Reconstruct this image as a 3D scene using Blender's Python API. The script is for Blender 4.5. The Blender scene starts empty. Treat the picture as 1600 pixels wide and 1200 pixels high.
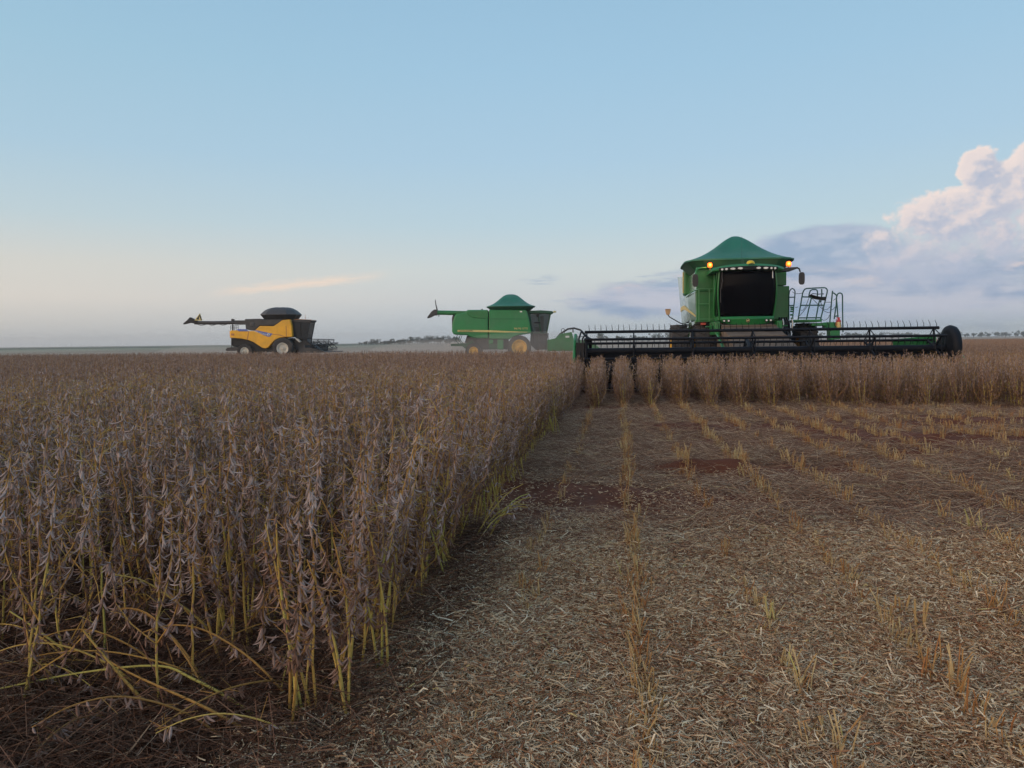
import bpy, bmesh, math, random
import numpy as np
from mathutils import Vector, Matrix, Euler
R = math.radians
random.seed(7); rng = np.random.default_rng(11)
scene = bpy.context.scene
COL = scene.collection

# ------------------------------------------------------------------ camera
CAM_H, YAW, PITCH, ROLL, FPX = 1.40, R(7.9), R(3.15), R(-0.65), 1204.0
cd = bpy.data.cameras.new('camera'); cam = bpy.data.objects.new('camera', cd); COL.objects.link(cam)
cd.sensor_width = 36.0; cd.lens = 36.0*FPX/1600.0; cd.clip_start = 0.05; cd.clip_end = 30000
CAM_M = Matrix.Translation((0, 0, CAM_H)) @ Matrix.Rotation(YAW, 4, 'Z') @ Matrix.Rotation(R(90)-PITCH, 4, 'X') @ Matrix.Rotation(ROLL, 4, 'Z')
cam.matrix_world = CAM_M
scene.camera = cam
FWD = np.array([-math.sin(YAW), math.cos(YAW)]); RGT = np.array([math.cos(YAW), math.sin(YAW)])
def ray(px, py):
    d = CAM_M.to_3x3() @ Vector(((px-800)/FPX, (600-py)/FPX, -1.0))
    return d
def at_z(px, py, z=0.0):
    d = ray(px, py); t = (z-CAM_H)/d.z
    return Vector((d.x*t, d.y*t, z))
def at_d(px, D, z=0.0):
    p = D*FWD + (px-800)/FPX*D*RGT
    return Vector((p[0], p[1], z))

# ------------------------------------------------------------------ exposure
scene.view_settings.view_transform = 'Standard'; scene.view_settings.look = 'None'
scene.view_settings.exposure = 0.0; scene.view_settings.gamma = 1.0
scene.view_settings.use_curve_mapping = False
scene.cycles.max_bounces = 6; scene.cycles.diffuse_bounces = 3; scene.cycles.glossy_bounces = 3
scene.cycles.transmission_bounces = 4; scene.cycles.volume_bounces = 0; scene.cycles.transparent_max_bounces = 8
scene.cycles.use_denoising = True; scene.cycles.use_adaptive_sampling = True; scene.cycles.adaptive_threshold = 0.02

# ------------------------------------------------------------------ world
SUN_EL, SUN_AZ = R(3.0), R(235)      # low sun behind and to the left of the camera (azimuth clockwise from +Y)
world = bpy.data.worlds.new('World'); scene.world = world; world.use_nodes = True
class NT:
    """tiny helper for building node maths"""
    def __init__(s, tree): s.t = tree; s.n = tree.nodes; s.l = tree.links
    def new(s, typ, **kw):
        n = s.n.new(typ)
        for k, v in kw.items(): setattr(n, k, v)
        return n
    def put(s, sock, v):
        if isinstance(v, bpy.types.NodeSocket): s.l.new(v, sock)
        elif v is not None:
            try: sock.default_value = v
            except Exception: sock.default_value = (*v, 1.0)
    def m(s, op, a, b=None, c=None, clamp=False):
        n = s.new('ShaderNodeMath', operation=op); n.use_clamp = clamp
        s.put(n.inputs[0], a); s.put(n.inputs[1], b); s.put(n.inputs[2], c)
        return n.outputs[0]
    def add(s, a, b): return s.m('ADD', a, b)
    def sub(s, a, b): return s.m('SUBTRACT', a, b)
    def mul(s, a, b): return s.m('MULTIPLY', a, b)
    def mx(s, a, b): return s.m('MAXIMUM', a, b)
    def sstep(s, x, lo, hi, a=0.0, b=1.0):
        n = s.new('ShaderNodeMapRange', interpolation_type='SMOOTHSTEP')
        s.put(n.inputs[0], x); s.put(n.inputs[1], lo); s.put(n.inputs[2], hi); s.put(n.inputs[3], a); s.put(n.inputs[4], b)
        return n.outputs[0]
    def mix(s, f, a, b, mode='MIX'):
        n = s.new('ShaderNodeMix', data_type='RGBA', blend_type=mode)
        s.put(n.inputs[0], f); s.put(n.inputs[6], a); s.put(n.inputs[7], b)
        return n.outputs[2]
    def ramp(s, f, stops, interp='LINEAR'):
        n = s.new('ShaderNodeValToRGB'); e = n.color_ramp.elements; n.color_ramp.interpolation = interp
        while len(e) < len(stops): e.new(0.5)
        for el, (p, c) in zip(e, stops): el.position = p; el.color = (*c, 1.0)
        s.put(n.inputs[0], f); return n.outputs[0]
    def noise(s, vec, scale, detail=4, rough=0.55, out=0, dist=0.0):
        n = s.new('ShaderNodeTexNoise'); s.put(n.inputs['Vector'], vec); n.inputs['Scale'].default_value = scale
        n.inputs['Detail'].default_value = detail; n.inputs['Roughness'].default_value = rough; n.inputs['Distortion'].default_value = dist
        return n.outputs[out]
    def comb(s, x, y, z=0.0):
        n = s.new('ShaderNodeCombineXYZ'); s.put(n.inputs[0], x); s.put(n.inputs[1], y); s.put(n.inputs[2], z); return n.outputs[0]
    def sep(s, v):
        n = s.new('ShaderNodeSeparateXYZ'); s.put(n.inputs[0], v); return n.outputs
def lin(r, g, b):
    f = lambda c: (c/255/12.92) if c/255 <= 0.04045 else ((c/255+0.055)/1.055)**2.4
    return (f(r), f(g), f(b))

def build_world():
    N = NT(world.node_tree); world.node_tree.nodes.clear()
    tc = N.new('ShaderNodeTexCoord')
    x, y, z = N.sep(tc.outputs['Generated'])
    DEG = 57.29578
    v = N.mul(N.m('ARCSINE', z), DEG)                                  # elevation, degrees
    u = N.mul(N.m('ARCTAN2', x, y), DEG)                               # compass azimuth clockwise from +Y
    u = N.add(u, math.degrees(YAW))
    # clear sky: physical sky for its falloff, graded towards the dusk colours by elevation
    sk = N.new('ShaderNodeTexSky', sky_type='NISHITA'); sk.sun_disc = False
    sk.sun_elevation = SUN_EL; sk.sun_rotation = SUN_AZ; sk.altitude = 600; sk.air_density = 1.0; sk.dust_density = 1.5
    nish = N.mix(1.0, sk.outputs[0], (0.15, 0.15, 0.15, 1), 'MULTIPLY')
    vn = N.m('DIVIDE', v, 90.0, clamp=True)
    s = lambda d: d/90.0
    east = N.ramp(vn, [(0.0, lin(184,196,206)), (s(1.3), lin(190,201,210)), (s(3.2), lin(207,212,215)), (s(5.2), lin(209,218,219)),
                       (s(8.5), lin(190,214,226)), (s(13), lin(176,208,230)), (s(19), lin(164,202,228)), (s(25), lin(154,194,222)), (s(50), lin(146,180,212)), (1.0, lin(140,170,205))])
    pink = N.ramp(vn, [(0.0, lin(192,197,201)), (s(1.3), lin(206,205,202)), (s(3.2), lin(224,218,210)), (s(5.5), lin(218,217,211)),
                       (s(8.5), lin(196,214,221)), (s(13), lin(176,207,226)), (s(19), lin(163,201,223)), (s(25), lin(152,192,220)), (s(50), lin(146,180,212)), (1.0, lin(140,170,205))])
    lf = N.sstep(u, -38, 4, 1, 0)
    clear = N.mix(lf, east, pink)
    # afterglow on the sunset side, behind and left of the camera
    du = N.m('COSINE', N.m('DIVIDE', N.sub(u, 235.0 - 360.0 + math.degrees(YAW)), DEG))
    glow = N.mul(N.sstep(du, 0.12, 1.0), N.sstep(v, 62, 0, 0, 1))
    clear = N.mix(glow, clear, (2.9, 2.15, 1.55, 1))
    clear = N.mix(0.05, clear, nish)
    # ---- clouds, laid out by compass direction and elevation
    def field(du_, dv_):
        uu, vv = N.add(u, du_), N.add(v, dv_)
        p = N.comb(N.mul(uu, 0.5), N.mul(vv, 0.62), 3.7)
        n1 = N.noise(p, 0.55, 7, 0.58)
        vo = N.new('ShaderNodeTexVoronoi', feature='SMOOTH_F1'); vo.inputs['Scale'].default_value = 0.95; vo.inputs['Smoothness'].default_value = 0.35
        vo.inputs['Detail'].default_value = 2.5; vo.inputs['Roughness'].default_value = 0.55; vo.inputs['Lacunarity'].default_value = 2.3
        wob = N.new('ShaderNodeVectorMath', operation='ADD')
        N.put(wob.inputs[0], p); N.put(wob.inputs[1], N.noise(p, 1.4, 3, 0.5, out=1)); N.put(vo.inputs['Vector'], wob.outputs[0])
        bil = N.sub(1.0, vo.outputs['Distance'])
        def blob(u0, v0, a, b):
            q = N.add(N.m('POWER', N.m('ABSOLUTE', N.m('DIVIDE', N.sub(uu, u0), a)), 2.0), N.m('POWER', N.m('ABSOLUTE', N.m('DIVIDE', N.sub(vv, v0), b)), 2.0))
            return N.sub(1.0, q)
        tower = None
        for (u0, v0, a, b) in [(31.0, 10.3, 1.5, 2.1), (34.4, 10.0, 2.3, 2.7), (28.0, 7.3, 2.8, 2.5), (25.6, 6.0, 2.2, 1.7), (33.0, 6.9, 5.4, 4.4), (32.6, 8.9, 3.0, 2.5), (29.8, 8.1, 2.4, 2.0), (29.6, 4.8, 7.4, 3.2), (40, 7, 6, 4.5), (47, 5.5, 7, 4), (58, 4, 10, 3)]:
            bl = blob(u0, v0, a, b); tower = bl if tower is None else N.mx(tower, bl)
        tower = N.add(N.mul(N.m('MINIMUM', tower, 0.8), 1.15), N.add(N.mul(N.sub(n1, 0.5), 0.85), N.mul(N.sub(bil, 0.55), 0.75)))
        return tower, n1, bil, uu, vv
    t0, n1, bil, uu, vv = field(0.0, 0.0)
    t1, _, _, _, _ = field(-0.42, 0.42)
    mT = N.sstep(t0, -0.05, N.sstep(v, 3.0, 9.5, 0.95, 0.32))
    lit = N.sstep(N.sub(t0, t1), -0.30, 0.50)                          # facing the low sun
    edge = N.sstep(t0, 0.75, 0.05)
    hi = N.sstep(v, 3.8, 8.6)
    white = N.mix(N.mul(N.add(N.mul(lit, 0.75), N.mul(edge, 0.30)), hi), lin(182,191,210), lin(247,231,222))
    white = N.mix(N.mul(N.mul(lit, N.sstep(v, 2.6, 7.0)), 0.30), white, lin(232,216,216))
    low = N.sstep(v, 4.9, 2.6)
    big = N.noise(N.comb(N.mul(uu, 0.10), N.mul(vv, 0.34), 1.3), 1.0, 5, 0.55)
    white = N.mix(N.mul(low, N.sstep(big, 0.32, 0.62)), white, lin(138,162,193))
    # lavender anvil and lower bank
    ban = N.noise(N.comb(N.mul(uu, 0.085), N.mul(vv, 0.50), 8.1), 1.0, 6, 0.6)
    fine = N.noise(N.comb(N.mul(uu, 0.35), N.mul(vv, 0.9), 5.1), 1.0, 6, 0.62)
    def band(u0, v0, a, b, w):
        q = N.add(N.m('POWER', N.m('DIVIDE', N.sub(u, u0), a), 2.0), N.m('POWER', N.m('DIVIDE', N.sub(v, v0), b), 2.0))
        return N.add(N.sub(1.0, q), N.mul(N.sub(fine, 0.5), w))
    anvil = N.sstep(band(22.2, 6.1, 5.6, 1.75, 1.1), 0.0, 0.5)
    bank = N.sstep(N.mx(band(24, 3.0, 17, 3.2, 1.5), band(12.5, 2.9, 9.5, 1.7, 1.7)), -0.05, 0.75)
    bank_c = N.mix(N.sstep(ban, 0.40, 0.62), lin(142,165,195), lin(192,196,211))
    bank_c = N.mix(N.mul(N.sstep(fine, 0.52, 0.72), N.sstep(v, 2.4, 4.5)), bank_c, lin(222,208,208))
    bank_c = N.mix(N.sstep(v, 1.9, 0.3), bank_c, lin(160,176,194))
    col = N.mix(N.mul(bank, 0.92), clear, bank_c)
    anv_c = N.mix(N.sstep(fine, 0.38, 0.66), lin(154,175,201), lin(182,193,211))
    anv_c = N.mix(N.mul(N.sstep(v, 5.2, 4.4), N.sstep(ban, 0.35, 0.6)), anv_c, lin(216,205,208))
    col = N.mix(N.mul(anvil, 0.96), col, anv_c)
    col = N.mix(mT, col, white)
    # streaks: dark scud right of centre, one pink wisp to the left
    scud = N.noise(N.comb(N.mul(u, 0.22), N.mul(v, 2.1), 2.2), 1.0, 6, 0.62)
    sm = N.mul(N.sstep(scud, 0.53, 0.66), N.mul(N.sstep(u, -2, 5), N.mul(N.sstep(v, 2.5, 3.3), N.sstep(v, 5.6, 4.4))))
    col = N.mix(N.mul(N.mul(sm, 0.7), N.sstep(u, 22, 13)), col, lin(158,178,200))
    tl = N.sub(N.sub(v, 4.15), N.mul(N.add(u, 16.0), 0.115))
    wn = N.noise(N.comb(N.mul(u, 0.33), N.mul(tl, 1.5), 0.4), 1.0, 6, 0.6)
    wm = N.mul(N.sstep(N.add(N.m('ABSOLUTE', tl), N.mul(N.sub(wn, 0.5), 1.2)), 0.55, -0.12), N.mul(N.sstep(u, -22, -18), N.sstep(u, -8, -13)))
    col = N.mix(N.mul(wm, 0.95), col, lin(240,222,206))
    # bounce from below the horizon
    clear2 = N.mix(N.sstep(v, -0.2, -2.0), clear, (0.13, 0.10, 0.08, 1))
    bg = N.new('ShaderNodeBackground'); N.put(bg.inputs[0], clear2); bg.inputs[1].default_value = 1.0
    bg2 = N.new('ShaderNodeBackground'); N.put(bg2.inputs[0], col); bg2.inputs[1].default_value = 1.0
    # the cloudy quarter of the sky gets the costly nodes, the rest skips them
    quarter = N.mul(N.mul(N.m('GREATER_THAN', u, -30.0), N.m('LESS_THAN', u, 85.0)), N.mul(N.m('GREATER_THAN', v, -0.2), N.m('LESS_THAN', v, 20.0)))
    ms = N.new('ShaderNodeMixShader'); N.put(ms.inputs[0], quarter); N.l.new(bg.outputs[0], ms.inputs[1]); N.l.new(bg2.outputs[0], ms.inputs[2])
    out = N.new('ShaderNodeOutputWorld'); N.l.new(ms.outputs[0], out.inputs[0])
    world.cycles.sampling_method = 'MANUAL'; world.cycles.sample_map_resolution = 512
build_world()

sd = bpy.data.lights.new('sun', 'SUN'); sd.energy = 0.22; sd.angle = R(10); sd.color = (1.0, 0.72, 0.50)
sun = bpy.data.objects.new('sun', sd); COL.objects.link(sun)
sdir = Vector((math.sin(SUN_AZ)*math.cos(SUN_EL), math.cos(SUN_AZ)*math.cos(SUN_EL), math.sin(SUN_EL)))
sun.rotation_euler = sdir.to_track_quat('Z', 'Y').to_euler(); sun.location = (-20, -20, 20)

# ------------------------------------------------------------------ helpers
def tag(o, label=None, cat=None, group=None, kind=None):
    if label: o['label'] = label
    if cat: o['category'] = cat
    if group: o['group'] = group
    if kind: o['kind'] = kind
    return o
def empty(name, loc=(0,0,0), rz=0.0):
    o = bpy.data.objects.new(name, None); o.empty_display_size = 0.2; COL.objects.link(o)
    o.location = loc; o.rotation_euler = (0, 0, rz); return o

class MB:
    """collects shapes, then links them as one mesh object"""
    def __init__(s): s.v = []; s.f = []; s.mi = []; s.sm = []
    def raw(s, vs, fs, mi=0, smooth=False):
        b = len(s.v); s.v += [tuple(p) for p in vs]
        for f in fs: s.f.append(tuple(b+i for i in f)); s.mi.append(mi); s.sm.append(smooth)
        return s
    def box(s, c, d, rot=None, mi=0):
        hx, hy, hz = d[0]/2, d[1]/2, d[2]/2
        vs = [Vector((x*hx, y*hy, z*hz)) for x in (-1,1) for y in (-1,1) for z in (-1,1)]
        if rot is not None:
            M = Euler(rot).to_matrix(); vs = [M @ p for p in vs]
        vs = [(p.x+c[0], p.y+c[1], p.z+c[2]) for p in vs]
        return s.raw(vs, [(0,1,3,2),(4,6,7,5),(0,4,5,1),(2,3,7,6),(0,2,6,4),(1,5,7,3)], mi)
    def b2(s, x0, x1, y0, y1, z0, z1, mi=0):
        return s.box(((x0+x1)/2, (y0+y1)/2, (z0+z1)/2), (abs(x1-x0), abs(y1-y0), abs(z1-z0)), None, mi)
    def prism(s, poly, a0, a1, plane='xz', mi=0, scale1=None):
        """polygon in the named plane pushed along the third axis"""
        def put(p, q, a):
            return {'xz': (p, a, q), 'yz': (a, p, q), 'xy': (p, q, a)}[plane]
        n = len(poly)
        cx = sum(p[0] for p in poly)/n; cy = sum(p[1] for p in poly)/n
        k = scale1 or 1.0
        vs = [put(p, q, a0) for p, q in poly] + [put(cx+(p-cx)*k, cy+(q-cy)*k, a1) for p, q in poly]
        fs = [tuple(range(n-1, -1, -1)), tuple(range(n, 2*n))] + [(i, (i+1) % n, n+(i+1) % n, n+i) for i in range(n)]
        return s.raw(vs, fs, mi)
    def tube(s, pts, r, seg=8, mi=0, closed=False, r1=None):
        P = [Vector(p) for p in pts]; n = len(P); vs = []; fs = []
        prev = None
        for i, p in enumerate(P):
            a = P[(i-1) % n] if (closed or i > 0) else p; b = P[(i+1) % n] if (closed or i < n-1) else p
            t = (b-a).normalized() if (b-a).length > 1e-9 else Vector((0,0,1))
            if prev is None:
                w = Vector((0,0,1)) if abs(t.z) < 0.9 else Vector((1,0,0))
                nrm = t.cross(w).normalized()
            else:
                nrm = (prev - t*prev.dot(t))
                nrm = nrm.normalized() if nrm.length > 1e-6 else t.orthogonal().normalized()
            prev = nrm; bn = t.cross(nrm)
            rr = r if r1 is None else r + (r1-r)*i/max(1, n-1)
            for k in range(seg):
                a_ = 2*math.pi*k/seg
                vs.append(p + nrm*math.cos(a_)*rr + bn*math.sin(a_)*rr)
        m = n if closed else n-1
        for i in range(m):
            for k in range(seg):
                fs.append((i*seg+k, i*seg+(k+1) % seg, ((i+1) % n)*seg+(k+1) % seg, ((i+1) % n)*seg+k))
        s.raw(vs, fs, mi, True)
        if not closed:
            s.raw(vs[:seg], [tuple(range(seg-1, -1, -1))], mi); s.raw(vs[-seg:], [tuple(range(seg))], mi)
        return s
    def lathe(s, prof, c, axis='z', seg=32, mi=0, smooth=True):
        """profile of (radius, along) spun round an axis"""
        vs = []; fs = []
        for r, a in prof:
            for k in range(seg):
                t = 2*math.pi*k/seg; p, q = r*math.cos(t), r*math.sin(t)
                vs.append({'z': (p, q, a), 'x': (a, p, q), 'y': (p, a, q)}[axis])
        vs = [(x+c[0], y+c[1], z+c[2]) for x, y, z in vs]
        for i in range(len(prof)-1):
            for k in range(seg):
                fs.append((i*seg+k, i*seg+(k+1) % seg, (i+1)*seg+(k+1) % seg, (i+1)*seg+k))
        return s.raw(vs, fs, mi, smooth)
    def loft(s, secs, mi=0, smooth=False, caps=True, closed=True):
        n = len(secs[0]); vs = [p for q in secs for p in q]; fs = []
        m = n if closed else n-1
        for i in range(len(secs)-1):
            for k in range(m): fs.append((i*n+k, i*n+(k+1) % n, (i+1)*n+(k+1) % n, (i+1)*n+k))
        s.raw(vs, fs, mi, smooth)
        if caps and closed:
            s.raw(secs[0], [tuple(range(n-1, -1, -1))], mi); s.raw(secs[-1], [tuple(range(n))], mi)
        return s
    def mesh(s, name, mats):
        me = bpy.data.meshes.new(name); me.from_pydata(s.v, [], s.f)
        for m in (mats if isinstance(mats, (list, tuple)) else [mats]): me.materials.append(m)
        me.polygons.foreach_set('material_index', s.mi); me.polygons.foreach_set('use_smooth', s.sm)
        me.update(); return me
    def build(s, name, mats, parent=None, bevel=0.0, loc=None, fix=True):
        me = s.mesh(name, mats)
        if fix:
            bm = bmesh.new(); bm.from_mesh(me); bmesh.ops.recalc_face_normals(bm, faces=bm.faces); bm.to_mesh(me); bm.free()
        o = bpy.data.objects.new(name, me); COL.objects.link(o)
        if parent is not None: o.parent = parent
        if loc is not None: o.location = loc
        if bevel:
            b = o.modifiers.new('bevel', 'BEVEL'); b.width = bevel; b.segments = 2; b.limit_method = 'ANGLE'; b.angle_limit = R(35)
        return o
def arc(c, r, a0, a1, n, f):
    return [f(c[0]+r*math.cos(R(a0+(a1-a0)*i/n)), c[1]+r*math.sin(R(a0+(a1-a0)*i/n))) for i in range(n+1)]

# ------------------------------------------------------------------ materials
def mat(name, col, rough=0.5, metal=0.0, var=0.12, scale=3.0, dust=0.0, dustcol=(0.30,0.24,0.18), coat=0.0, bump=0.0, spec=None):
    m = bpy.data.materials.new(name); m.use_nodes = True
    N = NT(m.node_tree); b = m.node_tree.nodes['Principled BSDF']
    tc = N.new('ShaderNodeTexCoord').outputs['Object']
    n = N.noise(tc, scale, 6, 0.6)
    c = N.mix(N.sstep(n, 0.3, 0.7), tuple(x*(1-var) for x in col)+(1,), tuple(min(1, x*(1+var)) for x in col)+(1,))
    if dust:
        d = N.noise(tc, scale*0.8, 8, 0.68)
        c = N.mix(N.mul(N.sstep(d, 0.38, 0.72), dust), c, (*dustcol, 1))
    N.put(b.inputs['Base Color'], c); b.inputs['Metallic'].default_value = metal
    N.put(b.inputs['Roughness'], N.sstep(n, 0.2, 0.8, max(0, rough-0.07), min(1, rough+0.1)))
    if coat: b.inputs['Coat Weight'].default_value = coat; b.inputs['Coat Roughness'].default_value = 0.15
    if spec is not None: b.inputs['Specular IOR Level'].default_value = spec
    if bump:
        bn = N.new('ShaderNodeBump'); bn.inputs['Strength'].default_value = bump; bn.inputs['Distance'].default_value = 0.02
        N.put(bn.inputs['Height'], N.noise(tc, scale*6, 6, 0.6)); N.l.new(bn.outputs[0], b.inputs['Normal'])
    return m
def glow_mat(name, col, strength):
    m = bpy.data.materials.new(name); m.use_nodes = True; b = m.node_tree.nodes['Principled BSDF']
    b.inputs['Base Color'].default_value = (*col, 1); b.inputs['Emission Color'].default_value = (*col, 1); b.inputs['Emission Strength'].default_value = strength
    return m
M = dict(
    green=mat('green_paint', (0.012, 0.165, 0.040), 0.35, dust=0.28, dustcol=(0.07,0.14,0.06), scale=2.2),
    green_dusty=mat('dusty_green_paint', (0.018, 0.205, 0.060), 0.42, dust=0.45, dustcol=(0.065,0.20,0.095), scale=0.9),
    hull=mat('hull_green_paint', (0.022, 0.140, 0.050), 0.34, dust=0.30, dustcol=(0.13,0.17,0.11), scale=1.2, coat=1.0),
    green_dark=mat('deep_green_paint', (0.008, 0.070, 0.032), 0.55, dust=0.1, dustcol=(0.03,0.07,0.04)),
    green_light=mat('light_green_paint', (0.07, 0.27, 0.11), 0.4, dust=0.1), rail=mat('rail_green_paint', (0.010, 0.085, 0.070), 0.45),
    tarp=mat('green_tarpaulin', (0.012, 0.145, 0.090), 0.5, dust=0.40, dustcol=(0.09,0.21,0.14), scale=1.1, bump=0.15),
    tarp_grey=mat('grey_tarpaulin', (0.045, 0.045, 0.05), 0.6, scale=1.5, dust=0.3, dustcol=(0.09,0.085,0.08), bump=0.15),
    yellow=mat('yellow_paint', (0.70, 0.40, 0.03), 0.4, var=0.08),
    rim=mat('yellow_rim_paint', (0.75, 0.42, 0.03), 0.5, dust=0.22, dustcol=(0.32,0.24,0.14)),
    stripe=mat('yellow_stripe', (0.60, 0.50, 0.20), 0.5, var=0.05),
    orange=mat('golden_paint', (0.80, 0.40, 0.015), 0.42, dust=0.30, dustcol=(0.48,0.28,0.07), scale=0.9),
    black=mat('black_paint', (0.012, 0.013, 0.017), 0.5, dust=0.12, dustcol=(0.035,0.035,0.04), spec=0.3),
    reelblk=mat('black_reel_paint', (0.006, 0.008, 0.014), 0.6, dust=0.0, spec=0.18),
    charcoal=mat('charcoal_panel', (0.030, 0.030, 0.034), 0.55, dust=0.35, dustcol=(0.09,0.08,0.075)),
    rubber=mat('tyre_rubber', (0.026, 0.025, 0.026), 0.85, dust=0.6, dustcol=(0.10,0.085,0.08), scale=2.5),
    rubber_dust=mat('dusty_tyre_rubber', (0.05, 0.048, 0.045), 0.9, dust=0.8, dustcol=(0.14,0.12,0.10), scale=2.0),
    glass=mat('dark_cab_glass', (0.003, 0.003, 0.005), 0.10, var=0.0, spec=0.05), glass_blue=mat('tinted_cab_glass', (0.014, 0.020, 0.028), 0.12, var=0.3, spec=0.12),
    steel=mat('bare_steel', (0.45, 0.45, 0.45), 0.35, metal=0.8),
    lens=mat('lamp_lens', (0.75, 0.75, 0.72), 0.15),
    tan=mat('dusty_feeder_paint', (0.10, 0.070, 0.050), 0.8, dust=0.55, dustcol=(0.22,0.16,0.11), scale=2.5),
    red=mat('red_paint', (0.50, 0.03, 0.03), 0.4), cream=mat('cream_label', (0.70, 0.52, 0.22), 0.5),
    white=mat('dirty_white_paint', (0.62, 0.60, 0.54), 0.5, dust=0.4, dustcol=(0.3,0.26,0.2)),
    blue=mat('blue_decal', (0.10, 0.15, 0.42), 0.45, var=0.05),
    amber=mat('amber_plastic', (0.42, 0.17, 0.05), 0.4), pale_amber=mat('pale_amber_plastic', (0.52, 0.33, 0.17), 0.4), redlens=mat('red_reflector', (0.45, 0.06, 0.04), 0.3),
    beacon=glow_mat('lit_beacon', (1.0, 0.16, 0.012), 2.0), bulb=glow_mat('beacon_bulb', (1.0, 0.45, 0.10), 5.0),
    dome=mat('yellow_dome_plastic', (0.62, 0.46, 0.02), 0.4, var=0.05),
)

def see_through_glass():
    m = bpy.data.materials.new('smoky_side_glass'); m.use_nodes = True; nt = m.node_tree; b = nt.nodes['Principled BSDF']
    b.inputs['Base Color'].default_value = (0.03, 0.045, 0.05, 1); b.inputs['Roughness'].default_value = 0.08; b.inputs['Specular IOR Level'].default_value = 0.5
    tr = nt.nodes.new('ShaderNodeBsdfTransparent'); tr.inputs[0].default_value = (0.75, 0.85, 0.88, 1)
    mx = nt.nodes.new('ShaderNodeMixShader'); mx.inputs[0].default_value = 0.48; out = [n for n in nt.nodes if n.type == 'OUTPUT_MATERIAL'][0]
    nt.links.new(b.outputs[0], mx.inputs[1]); nt.links.new(tr.outputs[0], mx.inputs[2]); nt.links.new(mx.outputs[0], out.inputs[0]); return m
M['glass_side'] = see_through_glass()
# ------------------------------------------------------------------ the ground: one sheet, fine near the camera, reaching the horizon
ROW0, ROWS = 0.085, 0.59             # cut rows and standing rows run along +Y
X_EDGE = ROW0 - 2*ROWS               # outermost standing row on the left
Y_FRONT = 15.9                       # where the uncut block in front of the machine begins
def vnoise(x, y, seed=0):
    """smooth value noise on arrays"""
    r_ = np.random.default_rng(seed); T = r_.random((64, 64))
    xi = np.floor(x).astype(int); yi = np.floor(y).astype(int); fx = x-xi; fy = y-yi
    fx = fx*fx*(3-2*fx); fy = fy*fy*(3-2*fy)
    a = T[yi % 64, xi % 64]; b = T[yi % 64, (xi+1) % 64]; c = T[(yi+1) % 64, xi % 64]; d = T[(yi+1) % 64, (xi+1) % 64]
    return (a*(1-fx)+b*fx)*(1-fy) + (c*(1-fx)+d*fx)*fy
def fbm(x, y, seed=0, o=4):
    s_ = 0; a = 1.0; t = 0
    for k in range(o): s_ = s_ + a*vnoise(x*2**k+17.3*k, y*2**k+9.1*k, seed+k); t += a; a *= 0.55
    return s_/t
MOUNDS = [(at_z(1070, 672), 0.9, 0.45, 0.10), (at_z(1110, 738), 0.75, 0.38, 0.15), (at_z(1440, 690), 1.5, 0.4, 0.07), (at_z(1560, 660), 1.4, 0.5, 0.08), (at_z(900, 770), 0.9, 0.3, 0.06)]
def ground_z(x, y):
    x = np.asarray(x, float); y = np.asarray(y, float)
    f = np.clip(1.4 - np.hypot(x, y)/30, 0, 1)
    z = (fbm(x*1.1, y*1.6, 3)-0.5)*0.09 + (fbm(x*5, y*6, 5, 3)-0.5)*0.035
    for p, rx, ry, h in MOUNDS: z = z + h*np.exp(-((x-p.x)/rx)**2*1.5-((y-p.y)/ry)**2*1.5)
    ph = (x-ROW0)/ROWS; z = z + 0.018*np.cos(2*np.pi*ph)
    return z*f
def spaced(lo, hi, fine_lo, fine_hi, step, grow=1.22):
    a = list(np.arange(fine_lo, fine_hi+1e-6, step)); s_ = step
    while a[-1] < hi: s_ *= grow; a.append(a[-1]+s_)
    s_ = step
    while a[0] > lo: s_ *= grow; a.insert(0, a[0]-s_)
    return np.array(a)
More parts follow.
